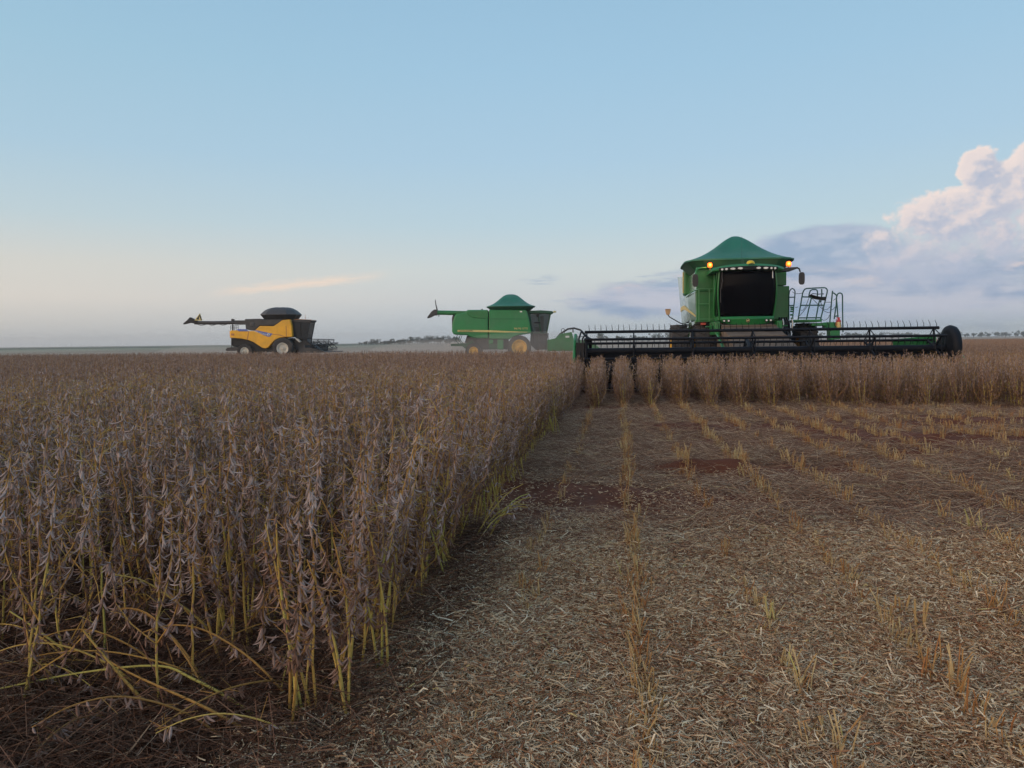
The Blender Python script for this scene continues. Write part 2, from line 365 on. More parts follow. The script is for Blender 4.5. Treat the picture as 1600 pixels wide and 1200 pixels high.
def build_ground():
    xs = spaced(-9000, 9000, -6, 14, 0.085); ys = spaced(-600, 16000, 0.5, 19, 0.085)
    gx, gy = np.meshgrid(xs, ys); gz = ground_z(gx, gy)
    n, m = len(xs), len(ys)
    vs = np.stack([gx.ravel(), gy.ravel(), gz.ravel()], 1)
    i = np.arange(n-1); j = np.arange(m-1); ii, jj = np.meshgrid(i, j); a = (jj*n+ii).ravel()
    fs = np.stack([a, a+1, a+n+1, a+n], 1)
    me = bpy.data.meshes.new('ground'); me.from_pydata(vs.tolist(), [], fs.tolist())
    me.polygons.foreach_set('use_smooth', [True]*len(fs))
    m_ = bpy.data.materials.new('field_soil'); m_.use_nodes = True; N = NT(m_.node_tree); b = m_.node_tree.nodes['Principled BSDF']
    pos = N.new('ShaderNodeNewGeometry').outputs['Position']; x, y, z = N.sep(pos)
    n1 = N.noise(pos, 1.3, 6, 0.6); n2 = N.noise(pos, 14, 6, 0.7); n3 = N.noise(pos, 90, 4, 0.7)
    soil = N.ramp(N.add(N.mul(n1, 0.45), N.mul(n2, 0.55)), [(0.30, (0.07,0.028,0.018)), (0.52, (0.15,0.060,0.037)), (0.75, (0.25,0.105,0.065))])
    st = N.comb(N.mul(x, 9), N.mul(y, 42), 0.0)                          # trampled straw lying across the rows
    sw = N.noise(st, 1.0, 5, 0.7, dist=0.8)
    straw = N.ramp(n3, [(0.3, (0.20,0.145,0.115)), (0.6, (0.34,0.27,0.225)), (0.8, (0.46,0.39,0.33))])
    c = N.mix(N.mul(N.sstep(sw, 0.56, 0.68), 0.34), soil, straw)
    rd = N.noise(N.comb(N.mul(x, 0.45), N.mul(y, 1.5), 2.0), 1.0, 5, 0.6)
    c = N.mix(N.sstep(rd, 0.42, 0.54, 0.0, 0.9), c, (0.125, 0.040, 0.020, 1))       # bare red earth showing in bands
    nearD = N.add(N.sub(N.mul(y, math.cos(YAW)), N.mul(x, math.sin(YAW))), N.mul(N.sub(n1, 0.5), 3.5))
    dustm = N.mul(N.sstep(nearD, 6.4, 4.9), N.sstep(x, X_EDGE-0.2, X_EDGE+0.25))       # fine chaff dust under the chopped straw
    c = N.mix(N.mul(dustm, N.sstep(n2, 0.36, 0.62, 0.15, 0.65)), c, straw)
    # beyond the standing crop the fields are already cut: pale stubble, greener in the distance on the left
    dist = N.m('SQRT', N.add(N.m('POWER', x, 2.0), N.m('POWER', y, 2.0)))
    fn = N.noise(N.comb(N.mul(x, 0.02), N.mul(y, 0.004), 0), 1.0, 5, 0.6); fn2 = N.noise(pos, 0.6, 6, 0.7)
    pale = N.mix(N.sstep(N.add(N.mul(fn, 0.5), N.mul(fn2, 0.5)), 0.35, 0.65), (0.27,0.205,0.155,1), (0.40,0.32,0.25,1))
    green = N.mix(N.sstep(fn, 0.35, 0.65), (0.22,0.23,0.16,1), (0.30,0.29,0.21,1))
    lefty = N.m('DIVIDE', x, N.mx(y, 1.0))
    pale = N.mix(N.mul(N.sstep(lefty, -0.18, -0.42), N.sstep(dist, 120, 400)), pale, green)
    pale = N.mix(N.mul(N.sstep(lefty, -0.2, -0.35), N.sstep(dist, 480, 600)), pale, (0.045,0.075,0.04,1))
    brown = N.mix(N.sstep(fn2, 0.3, 0.7), (0.17,0.115,0.095,1), (0.24,0.165,0.14,1))
    pale = N.mix(N.mul(N.sstep(lefty, 0.46, 0.52), N.sstep(dist, 600, 420)), pale, brown)
    c = N.mix(N.sstep(dist, 22, 46), c, pale)
    N.put(b.inputs['Base Color'], c); b.inputs['Roughness'].default_value = 0.95; b.inputs['Specular IOR Level'].default_value = 0.15
    bn = N.new('ShaderNodeBump'); bn.inputs['Strength'].default_value = 0.7; bn.inputs['Distance'].default_value = 0.03
    N.put(bn.inputs['Height'], N.add(N.mul(n2, 0.7), N.mul(n3, 0.3))); N.l.new(bn.outputs[0], b.inputs['Normal'])
    me.materials.append(m_); me.update()
    o = bpy.data.objects.new('ground', me); COL.objects.link(o)
    tag(o, 'red brown soil of the harvested field running out to the horizon', 'ground', kind='structure')
build_ground()
# ------------------------------------------------------------------ shared machine pieces
def wheel(parent, c, r, w, rim_r, axis='x', side=-1, rimmat='rim', rub='rubber', lugs=22):
    """lugged tyre with a dished rim; axis = axle direction, side = which way the dish faces"""
    mb = MB(); h = w/2
    prof = [(rim_r*0.98, -h*0.86), (rim_r*1.12, -h*0.98), (r*0.86, -h), (r*0.955, -h*0.9), (r*0.97, 0), (r*0.955, h*0.9), (r*0.86, h), (rim_r*1.12, h*0.98), (rim_r*0.98, h*0.86)]
    mb.lathe(prof, (0,0,0), axis, 44)
    for k in range(lugs):
        for sgn in (-1, 1):
            t = 2*math.pi*(k + (0.5 if sgn > 0 else 0))/lugs; dt = 0.17
            a0, a1 = sgn*h*0.02, sgn*h*1.0
            pts = []
            for rr in (r*0.94, r*1.0):
                for (a, tt, ww) in ((a0, t+dt, 0.055), (a1, t-dt*0.3, 0.075)):
                    for q in (-ww, ww):
                        rad = rr if a == a0 or rr < r else rr*0.985
                        p, q2 = rad*math.cos(tt+q*0.55), rad*math.sin(tt+q*0.55)
                        pts.append((a, p, q2) if axis == 'x' else (p, a, q2))
            mb.raw(pts, [(0,1,3,2), (4,6,7,5), (0,2,6,4), (1,5,7,3), (0,4,5,1), (2,3,7,6)])
    t = mb.build('wheel', M[rub], parent, loc=c)
    m2 = MB(); s = side
    pr = [(rim_r*1.02, s*h*0.80), (rim_r*1.02, s*h*0.93), (rim_r*0.93, s*h*0.90), (rim_r*0.86, s*h*0.45), (rim_r*0.45, s*h*0.30), (rim_r*0.40, s*h*0.45), (rim_r*0.16, s*h*0.48), (rim_r*0.14, s*h*0.62), (0.001, s*h*0.62)]
    m2.lathe(pr, (0,0,0), axis, 36)
    m2.lathe([(rim_r*1.0, -s*h*0.8), (rim_r*0.85, -s*h*0.3), (0.001, -s*h*0.3)], (0,0,0), axis, 24)
    for k in range(8):
        t_ = 2*math.pi*k/8; p, q = rim_r*0.30*math.cos(t_), rim_r*0.30*math.sin(t_)
        cc = (s*h*0.47, p, q) if axis == 'x' else (p, s*h*0.47, q)
        m2.box(cc, (0.05, 0.05, 0.05))
    m2.build('rim', M[rimmat], t)
    return t

def rounded_rect(hx, hy, n=24, p=3.2):
    out = []
    for k in range(n):
        t = 2*math.pi*k/n; c, s_ = math.cos(t), math.sin(t)
        d = (abs(c)**p + abs(s_)**p)**(-1.0/p)
        out.append((hx*d*c, hy*d*s_))
    return out

def tank_cover(parent, c, hx, hy, h, prof, material, skirt, n=40, p=3.2, ribs=8, tilt=0.0, smooth=True):
    """tent over the grain tank: domed cloth pulled over a rim, with the flared tank walls under it"""
    rr = rounded_rect(hx, hy, n, p); rows = []
    for r, z in prof:
        row = []
        for k, (x, y) in enumerate(rr):
            sag = 0.045*h*(abs(math.cos(math.pi*k/n*ribs))-0.6)*math.sin(math.pi*min(1, r))
            row.append((c[0]+x*r, c[1]+y*r, c[2]+z*h+sag+tilt*y*r))
        rows.append(row)
    mb = MB(); mb.loft(rows, 0, smooth, caps=False)
    mb.raw([rows[-1][k] for k in range(n)], [tuple(range(n))], 0, smooth)
    low = [(x, y, z-0.05) for x, y, z in rows[0]]
    mb.loft([low, rows[0]], 0, False, caps=False)
    o = mb.build('tank_cover', material, parent)
    mb = MB(); hx2, hy2, z2 = skirt
    inn = rounded_rect(hx2, hy2, n, p)
    mb.loft([[(c[0]+x, c[1]+y, z2) for x, y in inn], [(c[0]+x*0.985, c[1]+y*0.985, c[2]-0.03+tilt*y) for x, y in rr]], 0, False, caps=False)
    mb.loft([[(c[0]+x*0.96, c[1]+y*0.96, z2) for x, y in inn], [(c[0]+x*0.96, c[1]+y*0.96, c[2]-0.06+tilt*y) for x, y in rr]], 0, False, caps=False)
    return o, mb

def text_part(name, body, size, material, parent, M4, depth=0.006):
    cu = bpy.data.curves.new(name, 'FONT'); cu.body = body; cu.size = size; cu.extrude = depth; cu.align_x = 'CENTER'; cu.align_y = 'CENTER'
    tmp = bpy.data.objects.new(name, cu); COL.objects.link(tmp)
    dg = bpy.context.evaluated_depsgraph_get(); me = bpy.data.meshes.new_from_object(tmp.evaluated_get(dg))
    bpy.data.objects.remove(tmp); bpy.data.curves.remove(cu)
    me.transform(M4); me.materials.clear(); me.materials.append(material)
    o = bpy.data.objects.new(name, me); COL.objects.link(o); o.parent = parent
    return o
DEER = [(-0.50,0.02),(-0.40,0.16),(-0.15,0.22),(0.10,0.18),(0.24,0.34),(0.18,0.52),(0.30,0.42),(0.36,0.56),(0.40,0.38),(0.54,0.30),(0.40,0.22),(0.34,0.04),(0.52,-0.10),(0.60,-0.30),(0.46,-0.14),(0.20,-0.08),(-0.12,-0.06),(-0.34,-0.22),(-0.56,-0.44),(-0.44,-0.16)]

# ------------------------------------------------------------------ the near green combine, coming towards the camera
def build_near_combine():
    root = empty('combine_harvester', (*at_d(1168, 25.3).xy, 0))
    tag(root, 'green combine harvester facing the camera with lit orange beacons and a very wide black reel', 'combine harvester', 'combine harvesters working the field')
    G, GD = M['green'], M['green_dark']
    # hull, lofted from front to back
    def sec(y, pts):
        L = [(-x, y, z) for x, z in pts]; Rr = [(x, y, z) for x, z in reversed(pts)]
        return L + Rr
    mb = MB()
    mb.loft([sec(1.62, [(1.46,2.02),(1.50,2.5),(1.52,3.08),(1.46,3.16),(1.46,3.84)]),
             sec(3.2, [(1.50,2.0),(1.60,2.5),(1.63,3.08),(1.48,3.16),(1.48,3.88)]),
             sec(4.4, [(1.47,1.75),(1.58,2.4),(1.66,3.05),(1.50,3.16),(1.50,3.92)]),
             sec(6.4, [(1.44,1.55),(1.53,2.3),(1.60,3.05),(1.60,3.5),(1.62,3.98)]),
             sec(8.3, [(1.40,1.55),(1.46,2.3),(1.53,3.05),(1.58,3.6),(1.63,4.12)])])
    mb.build('body', M['hull'], root, 0.03)
    # lower side skirt that drops in front of and behind the wheels
    for s_ in (-1, 1):
        mb = MB(); x0 = s_*1.47
        poly = [(1.66,2.05),(1.66,1.95)] + [(3.25+1.25*math.cos(R(a)), 1.05+1.05*math.sin(R(a))) for a in range(128, 8, -10)] + [(4.6,1.0),(4.9,0.98),(5.1,1.4),(6.4,1.56),(6.4,2.05)]
        mb.prism(poly, x0, x0 + s_*0.07, 'yz')
        mb.build('side_skirt', M['hull'], root, 0.012)
    for s_ in (-1, 1):                                                   # sweeping yellow stripe on the flanks
        mb = MB(); pts = []
        for i in range(13):
            t = i/12; y = 1.75 + t*6.2; zc = 2.22 + 0.46*math.sin(min(1, t*1.5)*math.pi/2); w = 0.025 + 0.055*min(1, t*2)
            HS = [(1.62,[2.02,2.5,3.08],[1.46,1.50,1.52]),(3.2,[2.0,2.5,3.08],[1.50,1.60,1.63]),(4.4,[1.75,2.4,3.05],[1.47,1.58,1.66]),(6.4,[1.55,2.3,3.05],[1.44,1.53,1.60]),(8.3,[1.55,2.3,3.05],[1.40,1.46,1.53])]
            xa = lambda zz: float(np.interp(y, [h[0] for h in HS], [np.interp(zz, h[1], h[2]) for h in HS])) + 0.014
            pts.append([(s_*xa(zc-w), y, zc-w), (s_*xa(zc+w), y, zc+w)])
        vs = [p for q in pts for p in q]
        mb.raw(vs, [(2*i, 2*i+2, 2*i+3, 2*i+1) for i in range(12)])
        o = mb.build('stripe', M['stripe'], root); sm = o.modifiers.new('solid', 'SOLIDIFY'); sm.thickness = 0.02; sm.offset = 0
    # air intake housing and rear flare, seen past the left mirror
    mb = MB(); mb.prism([(4.3,3.12),(4.3,4.02)]+arc((4.62,4.0), 0.32, 165, 15, 6, lambda a,b:(a,b))+[(5.0,4.02),(5.0,3.12)], -1.68, -1.36, 'yz')
    mb.build('air_intake', G, root, 0.05)
    mb = MB(); mb.prism([(4.4,3.2),(4.4,4.0),(4.62,4.0),(4.62,3.2)], -1.715, -1.685, 'yz'); mb.build('intake_screen', M['stripe'], root)
    # front wall of the machine behind the cab
    mb = MB()
    mb.b2(-1.49, -0.92, 1.50, 1.64, 2.02, 3.86); mb.b2(-1.47, -0.98, 1.47, 1.505, 3.06, 3.10)
    mb.b2(0.92, 1.52, 1.46, 1.64, 3.22, 3.80); mb.b2(0.92, 1.60, 1.38, 1.64, 2.06, 3.19)
    mb.b2(-1.52, -0.9, 1.42, 1.66, 2.0, 2.09); mb.b2(0.9, 1.56, 1.42, 1.66, 2.0, 2.06)
    mb.b2(-0.95, 0.95, 1.56, 1.70, 2.0, 3.9)
    mb.b2(-1.50, -0.95, 1.40, 1.64, 3.84, 3.90)
    mb.build('front_wall', G, root, 0.02)
    # ---------------- cab
    gw = lambda z: 0.84 + 0.07*math.sin(math.pi*min(1, max(0, (z-2.12)/1.7)))
    gy = lambda z: 0.10 - 0.20*math.sin(math.pi*min(1, max(0, (z-2.0)/2.6)))
    mb = MB(); nz, nx = 10, 12; vs = []
    for j in range(nz+1):
        z = 2.14 + 1.48*j/nz
        for i in range(nx+1):
            q = -1 + 2*i/nx; vs.append((q*gw(z), gy(z) + 0.16*q*q, z))
    mb.raw(vs, [(j*(nx+1)+i, j*(nx+1)+i+1, (j+1)*(nx+1)+i+1, (j+1)*(nx+1)+i) for j in range(nz) for i in range(nx)], 0, True)
    cabm = MB()
    cabm.b2(-0.90, 0.90, 0.30, 1.58, 2.02, 2.16); cabm.b2(-0.93, -0.80, 1.36, 1.58, 2.1, 3.76); cabm.b2(0.80, 0.93, 1.36, 1.58, 2.1, 3.76)
    for s_ in (-1, 1):
        cabm.tube([(s_*(gw(z)+0.015), gy(z)+0.19, z) for z in np.linspace(2.14, 3.74, 9)], 0.035, 8)
        cabm.tube([(s_*0.93, 0.95, z) for z in (2.14, 3.74)], 0.03, 8)
        cabm.tube([(s_*0.95, 0.98, 2.14), (s_*0.965, 0.75, 2.7), (s_*0.95, 0.42, 3.25), (s_*0.9, 0.34, 3.72)], 0.035, 8)
    cab = cabm.build('cab', G, root, 0.015)
    o = mb.build('windscreen', M['glass'], cab); sm = o.modifiers.new('solid', 'SOLIDIFY'); sm.thickness = 0.015; sm.offset = -1
    for s_ in (-1, 1):
        mb = MB(); vs = []
        for j in range(7):
            z = 2.16 + 1.56*j/6
            vs += [(s_*gw(z), gy(z)+0.18, z), (s_*0.90, 1.40, z)]
        mb.raw(vs, [(2*j, 2*j+1, 2*j+3, 2*j+2) for j in range(6)], 0, True)
        o = mb.build('side_window', M['glass'], cab); sm = o.modifiers.new('solid', 'SOLIDIFY'); sm.thickness = 0.012
    # seat, console and steering column in the dark cab
    mb = MB(); mb.b2(-0.28, 0.28, 0.85, 1.3, 2.35, 2.75); mb.b2(-0.28, 0.28, 1.2, 1.34, 2.7, 3.4); mb.tube([(0, 0.5, 2.16), (0, 0.62, 2.95)], 0.05); mb.tube(arc((0, 0), 0.2, 0, 330, 14, lambda a, b: (a, 0.62+b*0.4, 2.95+b*0.5)), 0.02, 6)
    mb.build('driver_seat', M['black'], cab, 0.03)
    mb = MB(); mb.tube([(-0.80, 0.02, 3.68), (-0.815, 0.0, 3.45), (-0.80, -0.02, 3.3)], 0.018, 6); mb.tube([(-0.80, 0.0, 3.32), (-0.86, -0.02, 3.0), (-0.86, -0.02, 2.6)], 0.012, 6)
    mb.build('wiper', M['charcoal'], cab)
    mb = MB(); mb.tube([(0.78, 0.0, 3.62), (0.785, -0.03, 3.36)], 0.02, 6)
    mb.build('wiper', M['steel'], cab)
    # roof with the dark lamp band
    mb = MB(); sect = []
    for x in np.linspace(-1.14, 1.14, 15):
        q = abs(x)/1.14; top = 3.84 - 0.09*q**2.2 - 0.03*q**8; fr = -0.22 + 0.20*q**2
        sect.append([(x, fr, 3.63-0.01*q), (x, fr-0.02, top-0.08), (x, fr+0.10, top), (x, 1.66, top+0.02), (x, 1.66, 3.62)])
    mb.loft(sect, 0, False)
    roof = mb.build('cab_roof', G, root, 0.02)
    mb = MB(); sect = []
    for x in np.linspace(-0.93, 0.93, 13):
        q = abs(x)/1.14; top = 3.755 - 0.06*q**2.2; fr = -0.252 + 0.20*q**2
        sect.append([(x, fr, 3.635), (x, fr-0.015, top), (x, fr+0.06, top+0.01), (x, fr+0.06, 3.625)])
    mb.loft(sect, 0, False); mb.build('lamp_band', M['black'], roof, 0.01)
    for x, w in ((-0.83,0.07),(-0.70,0.08),(-0.50,0.15),(-0.27,0.15),(0.30,0.14),(0.53,0.15),(0.71,0.07),(0.83,0.07)):
        q = abs(x)/1.14; mb = MB(); fr = -0.275 + 0.20*q**2
        pts = [(w/2*math.cos(t)+x, 0.034*math.sin(t)+3.692-0.03*q) for t in np.linspace(0, 2*math.pi, 15)[:-1]]
        mb.prism(pts, fr-0.012, fr+0.03, 'xz', scale1=1.15); mb.build('work_lamp', M['lens'], roof)
    mb = MB(); mb.lathe([(0.125,0),(0.135,0.03),(0.13,0.08),(0.10,0.13),(0.05,0.155),(0.001,0.16)], (0.08, -0.05, 3.79), 'z', 20); mb.build('satellite_dome', M['dome'], roof)
    mb = MB(); mb.prism([(0.08+0.10*math.cos(R(a)), 3.775+0.02+0.05*math.sin(R(a))) for a in range(0, 360, 30)], -0.22, -0.17, 'xz', scale1=1.1); mb.b2(-0.10, 0.26, -0.20, 0.10, 3.75, 3.79); mb.build('dome_bracket', GD, roof)
    mb = MB(); mb.tube([(-0.13, 0.1, 3.8), (-0.13, 0.1, 4.02)], 0.012, 6); mb.build('antenna', M['rail'], roof)
    mb = MB(); mb.tube([(0.0, 1.3, 3.8), (0.0, 1.3, 4.9)], 0.005, 5); mb.build('antenna', M['rail'], roof)
    # lower fascia under the windscreen, four small lamps and the badge
    mb = MB(); vs = []
    cols = np.linspace(-1, 1, 17)
    for q in cols:
        zb = 1.86 + 0.09*abs(q)**3; yy = -0.02 + 0.16*q*q
        vs += [(q*0.86, yy, 2.14), (q*0.84, yy-0.06, 2.06), (q*0.80, yy, zb), (q*0.78, yy+0.3, zb-0.02), (q*0.86, yy+0.3, 2.14)]
    mb.loft([vs[5*i:5*i+5] for i in range(17)])
    fas = mb.build('front_fascia', M['green'], cab, 0.012)
    for x in (-0.74, -0.60, 0.60, 0.74):
        mb = MB(); mb.lathe([(0.05,0),(0.055,-0.03),(0.04,-0.035),(0.001,-0.03)], (x, -0.07+0.16*(x/0.86)**2, 2.0), 'y', 14); mb.build('fascia_lamp', M['black'], fas)
        mb = MB(); mb.lathe([(0.03,-0.04),(0.001,-0.045)], (x, -0.07+0.16*(x/0.86)**2, 2.0), 'y', 12); mb.build('lamp_glass', M['lens'], fas)
    mb = MB(); mb.prism([(0.06*math.cos(R(a))*1.0, 2.0+0.065*math.sin(R(a))) for a in range(22, 382, 45)], -0.10, -0.05, 'xz'); bd = mb.build('badge', M['black'], fas, 0.004)
    mb = MB(); mb.prism([(x*0.075, 1.995+z*0.075) for x, z in DEER], -0.108, -0.098, 'xz'); mb.tube([(0.052*math.cos(R(a)), -0.103, 2.0+0.057*math.sin(R(a))) for a in range(22, 382, 45)], 0.004, 5, closed=True); mb.build('deer_emblem', M['stripe'], fas)
    # ---------------- beacons on stalks
    for x, y, z in ((-1.05, 1.35, 3.86), (1.48, 0.95, 3.80)):
        mb = MB(); mb.tube([(x, y, z-0.12), (x, y, z)], 0.02, 6); mb.lathe([(0.075,0),(0.075,0.04)], (x,y,z), 'z', 16); mb.lathe([(0.075,0.04),(0.001,0.04)], (x,y,z), 'z', 16)
        st = mb.build('beacon', M['amber'], root)
        mb = MB(); mb.lathe([(0.080,0.04),(0.085,0.11),(0.068,0.17),(0.001,0.19)], (x,y,z), 'z', 16); mb.build('beacon_lamp', M['beacon'], st)
        mb = MB(); mb.lathe([(0.001,0.07),(0.028,0.085),(0.028,0.115),(0.001,0.13)], (x,y-0.062,z), 'z', 12); mb.build('bulb', M['bulb'], st)
        ld = bpy.data.lights.new('beacon_light', 'POINT'); ld.energy = 7; ld.color = (1.0, 0.40, 0.10); ld.shadow_soft_size = 0.07
        lo = bpy.data.objects.new('beacon_light', ld); COL.objects.link(lo); lo.parent = st; lo.location = (x, y-0.13, z+0.12)
    # ---------------- mirrors
    mb = MB(); mb.prism([(1.0,3.60),(1.0,3.74),(1.55,3.76),(1.72,3.76),(1.72,3.72),(1.5,3.64)], 0.62, 1.0, 'xz'); mb.tube([(1.66,0.7,3.75),(1.76,0.68,3.71),(1.79,0.66,3.60)], 0.028, 8)
    arm = mb.build('mirror_arm', M['charcoal'], root, 0.02)
    mb = MB(); mb.prism([(1.83+0.10*x, 3.38+0.21*z) for x, z in rounded_rect(1, 1, 20, 4)], 0.60, 0.70, 'xz', scale1=0.8); mb.build('mirror', M['charcoal'], arm, 0.01)
    mb = MB(); mb.tube([(-1.10,1.45,3.88),(-1.36,1.22,3.86),(-1.52,1.15,3.80),(-1.56,1.12,3.62)], 0.03, 8); arm = mb.build('mirror_arm', M['green_dusty'], root)
    mb = MB(); mb.prism([(-1.57+0.10*x, 3.42+0.22*z) for x, z in rounded_rect(1, 1, 20, 4)], 1.04, 1.16, 'xz', scale1=0.85); mb.build('mirror', M['charcoal'], arm, 0.01)
    # ---------------- grain tank and tent
    prof = [(1,0),(0.92,0.035),(0.84,0.085),(0.75,0.15),(0.66,0.23),(0.57,0.325),(0.48,0.435),(0.39,0.555),(0.30,0.69),(0.22,0.805),(0.15,0.89),(0.08,0.96),(0.03,0.99)]
    cov, mb = tank_cover(root, (0.05, 3.2, 4.17), 1.90, 1.62, 0.99, prof, M['tarp'], (1.46, 1.50, 3.72), p=5.5, tilt=-0.02)
    mb.build('grain_tank', M['green_dark'], root)
    # ---------------- running gear and feeder house
    for x in (-1.22, 1.24): wheel(root, (x, 1.95, 0.97), 0.97, 0.62, 0.52, 'x', -1 if x < 0 else 1)
    for x in (-2.06, 2.24): wheel(root, (x, 1.95, 0.97), 0.97, 0.58, 0.52, 'x', -1 if x < 0 else 1)
    for x in (-1.42, 1.42): wheel(root, (x, 6.3, 0.70), 0.70, 0.5, 0.36, 'x', -1 if x < 0 else 1)
    mb = MB(); mb.b2(-2.4, 2.6, 1.8, 2.1, 0.85, 1.1); mb.b2(-1.4, 1.4, 6.2, 6.4, 0.6, 0.8); mb.b2(-0.9, 0.9, 1.2, 6.5, 1.0, 2.05); mb.build('chassis', M['charcoal'], root, 0.02)
    mb = MB(); sect = []
    for y, zt, zb, w in ((0.9,1.98,1.1,0.86),(-0.2,1.84,0.95,0.86),(-2.2,1.42,0.62,0.86),(-3.75,1.02,0.30,0.92)):
        sect.append([(-w,y,zb),(-w,y,zt),(w,y,zt),(w,y,zb)])
    mb.loft(sect)
    for y, z in ((-0.4,1.82),(-1.2,1.65),(-2.0,1.48)): mb.box((0,y,z), (1.7,0.06,0.05), (R(12),0,0))
    mb.build('feeder_house', M['tan'], root, 0.02)
    for s_ in (-1, 1):
        mb = MB(); mb.b2(s_*0.90, s_*1.06, -0.2, 1.4, 1.55, 1.98); mb.tube([(s_*0.98, 0.2, 1.7), (s_*0.98, -2.4, 0.9)], 0.055, 8)
        mb.b2(s_*0.72, s_*1.30, 0.15, 0.5, 1.80, 1.84)
        mb.build('feeder_frame', M['green'], root, 0.015)
    mb = MB()
    for x in (1.24, 1.32, 1.40, 1.48):
        mb.tube([(x, 1.2, 2.1), (x+0.02, 0.9, 1.9), (x+0.03, 0.8, 1.6), (x-0.02, 0.5, 1.3), (x-0.3, -0.5, 1.05)], 0.035, 8)
    mb.b2(1.02, 1.50, 0.9, 1.3, 1.15, 1.95)
    mb.build('hydraulic_hose', M['black'], root, 0.01)
    for x in (1.26, 1.56):
        mb = MB(); mb.tube([(x, 0.75, 2.05), (x+0.02, 0.7, 1.9), (x-0.01, 0.72, 1.72)], 0.03, 8); mb.build('hose_sleeve', M['steel'], root)
    for x, m_ in ((-1.26,'redlens'),(-0.90,'amber')):
        mb = MB(); mb.b2(x-0.09, x+0.09, 1.40, 1.45, 1.90, 1.98); mb.build('marker_lamp', M[m_], root, 0.01)
    # blinker on a bent stalk beyond the outer left tyre
    mb = MB(); mb.tube([(-1.55,1.45,1.85),(-2.05,1.42,1.98),(-2.42,1.40,2.20),(-2.47,1.40,2.28)], 0.018, 8); st = mb.build('blinker_stalk', M['charcoal'], root)
    mb = MB(); mb.prism([(-2.56,2.46),(-2.38,2.46),(-2.38,2.40),(-2.42,2.27),(-2.52,2.27),(-2.56,2.40)], 1.36, 1.45, 'xz'); mb.b2(-2.57,-2.37,1.34,1.46,2.455,2.475); mb.build('blinker', M['pale_amber'], st, 0.01)
    # railing and ladder over the left front wall
    mb = MB(); y = 1.30
    for x in (-1.42, -1.07): mb.tube([(x,y,2.02),(x,y,3.14)], 0.018, 6)
    for z in (2.10, 2.62, 3.14): mb.tube([(-1.44,y,z),(-0.86 if z != 2.62 else -1.07,y,z)], 0.018, 6)
    mb.tube([(-1.42,y,3.14),(-1.60,1.8,3.10),(-1.66,3.4,2.98)], 0.018, 6)
    mb.tube([(-0.86,y,2.1),(-0.86,y,3.14)], 0.018, 6)
    mb.build('front_railing', M['green_light'], root)  # lighter green than the wall so the bars stand out
    # ---------------- platform, rails and ladder on the right
    X = lambda u: 1.342 + u*0.00183
    Z = lambda v: 3.347 - v*0.00183
    mb = MB(); mb.b2(X(160), X(665), 0.9, 2.0, Z(765), Z(722)); mb.b2(X(500), X(770), 1.0, 1.9, Z(838), Z(785)); mb.b2(X(160), X(420), 0.9, 1.3, Z(775), Z(740))
    plat = mb.build('platform', M['green'], root, 0.012)
    def rail(pts, y, r=0.020): return ([(X(u), y + (yy if len(q) > 2 else 0), Z(v)) for q in pts for (u, v, yy) in [(q + (0,))[:3] if len(q) == 2 else q]], r)
    def runs(name, lst, parent, material, r=0.020):
        mb = MB()
        for y, pts in lst: mb.tube([(X(u), y, Z(v)) for u, v in pts], r, 7)
        return mb.build(name, material, parent)
    loop = [(135,720),(132,260),(140,190),(160,152),(190,135),(220,150),(240,190),(236,300),(215,520),(200,700)]
    runs('hand_rail', [(1.35, loop), (1.35, [(132,297),(236,297)]), (1.35, [(140,450),(222,450)])], plat, M['rail'])
    runs('step', [(1.2, [(140,485),(195,490)]), (1.2, [(145,520),(195,525)]), (1.2, [(140,560),(190,566)]), (1.2, [(140,625),(195,630)]), (1.2, [(150,690),(195,695)])], plat, M['green'], 0.03)
    runs('platform_railing', [(1.0, [(255,725),(300,440),(330,250),(345,200),(370,165),(400,152),(560,146),(715,144),(745,155),(765,190),(762,230),(735,360),(690,560),(652,725)]),
                     (1.0, [(325,303),(495,310)]), (1.0, [(300,458),(705,462)]), (1.0, [(262,688),(660,690)]), (1.0, [(492,310),(455,470),(405,720)]), (1.0, [(632,370),(610,470),(570,720)]),
                     (1.45, [(500,310),(505,240),(525,180),(560,160),(625,160),(648,180),(655,220),(650,310)]), (1.5, [(735,150),(740,250),(720,400)])], plat, M['rail'], 0.022)
    mb = MB()
    for k in range(7):
        d = k*7; mb.tube([(X(462), 0.95+k*0.02, Z(268+d)), (X(560), 0.93+k*0.02, Z(300+d+4*(k % 2))), (X(650), 0.94, Z(322+d)), (X(738), 0.96, Z(318+d*1.3))], 0.018, 5)
    mb.tube([(X(430), 0.97, Z(300)), (X(500), 0.95, Z(250)), (X(610), 0.94, Z(262)), (X(700), 0.95, Z(258))], 0.014, 5)
    mb.build('wire_bundle', M['black'], plat)
    cab_ = [(0.98, [(490,330),(560,400),(640,490),(700,560),(770,600),(830,590)]), (0.98, [(640,380),(690,540),(760,545),(820,490),(840,450)]), (0.98, [(730,410),(840,412)]), (0.98, [(440,330),(390,480),(340,550),(300,545)]), (0.98, [(420,470),(350,570),(270,660)]),
            (0.98, [(650,700),(700,740),(750,730),(790,690),(805,640)]), (0.98, [(820,560),(870,540),(905,500)]), (0.98, [(870,380),(910,350)]), (0.98, [(145,205),(200,245),(260,245),(320,235)]), (0.98, [(200,500),(255,485)])]
    runs('cable', cab_, plat, M['charcoal'], 0.009)
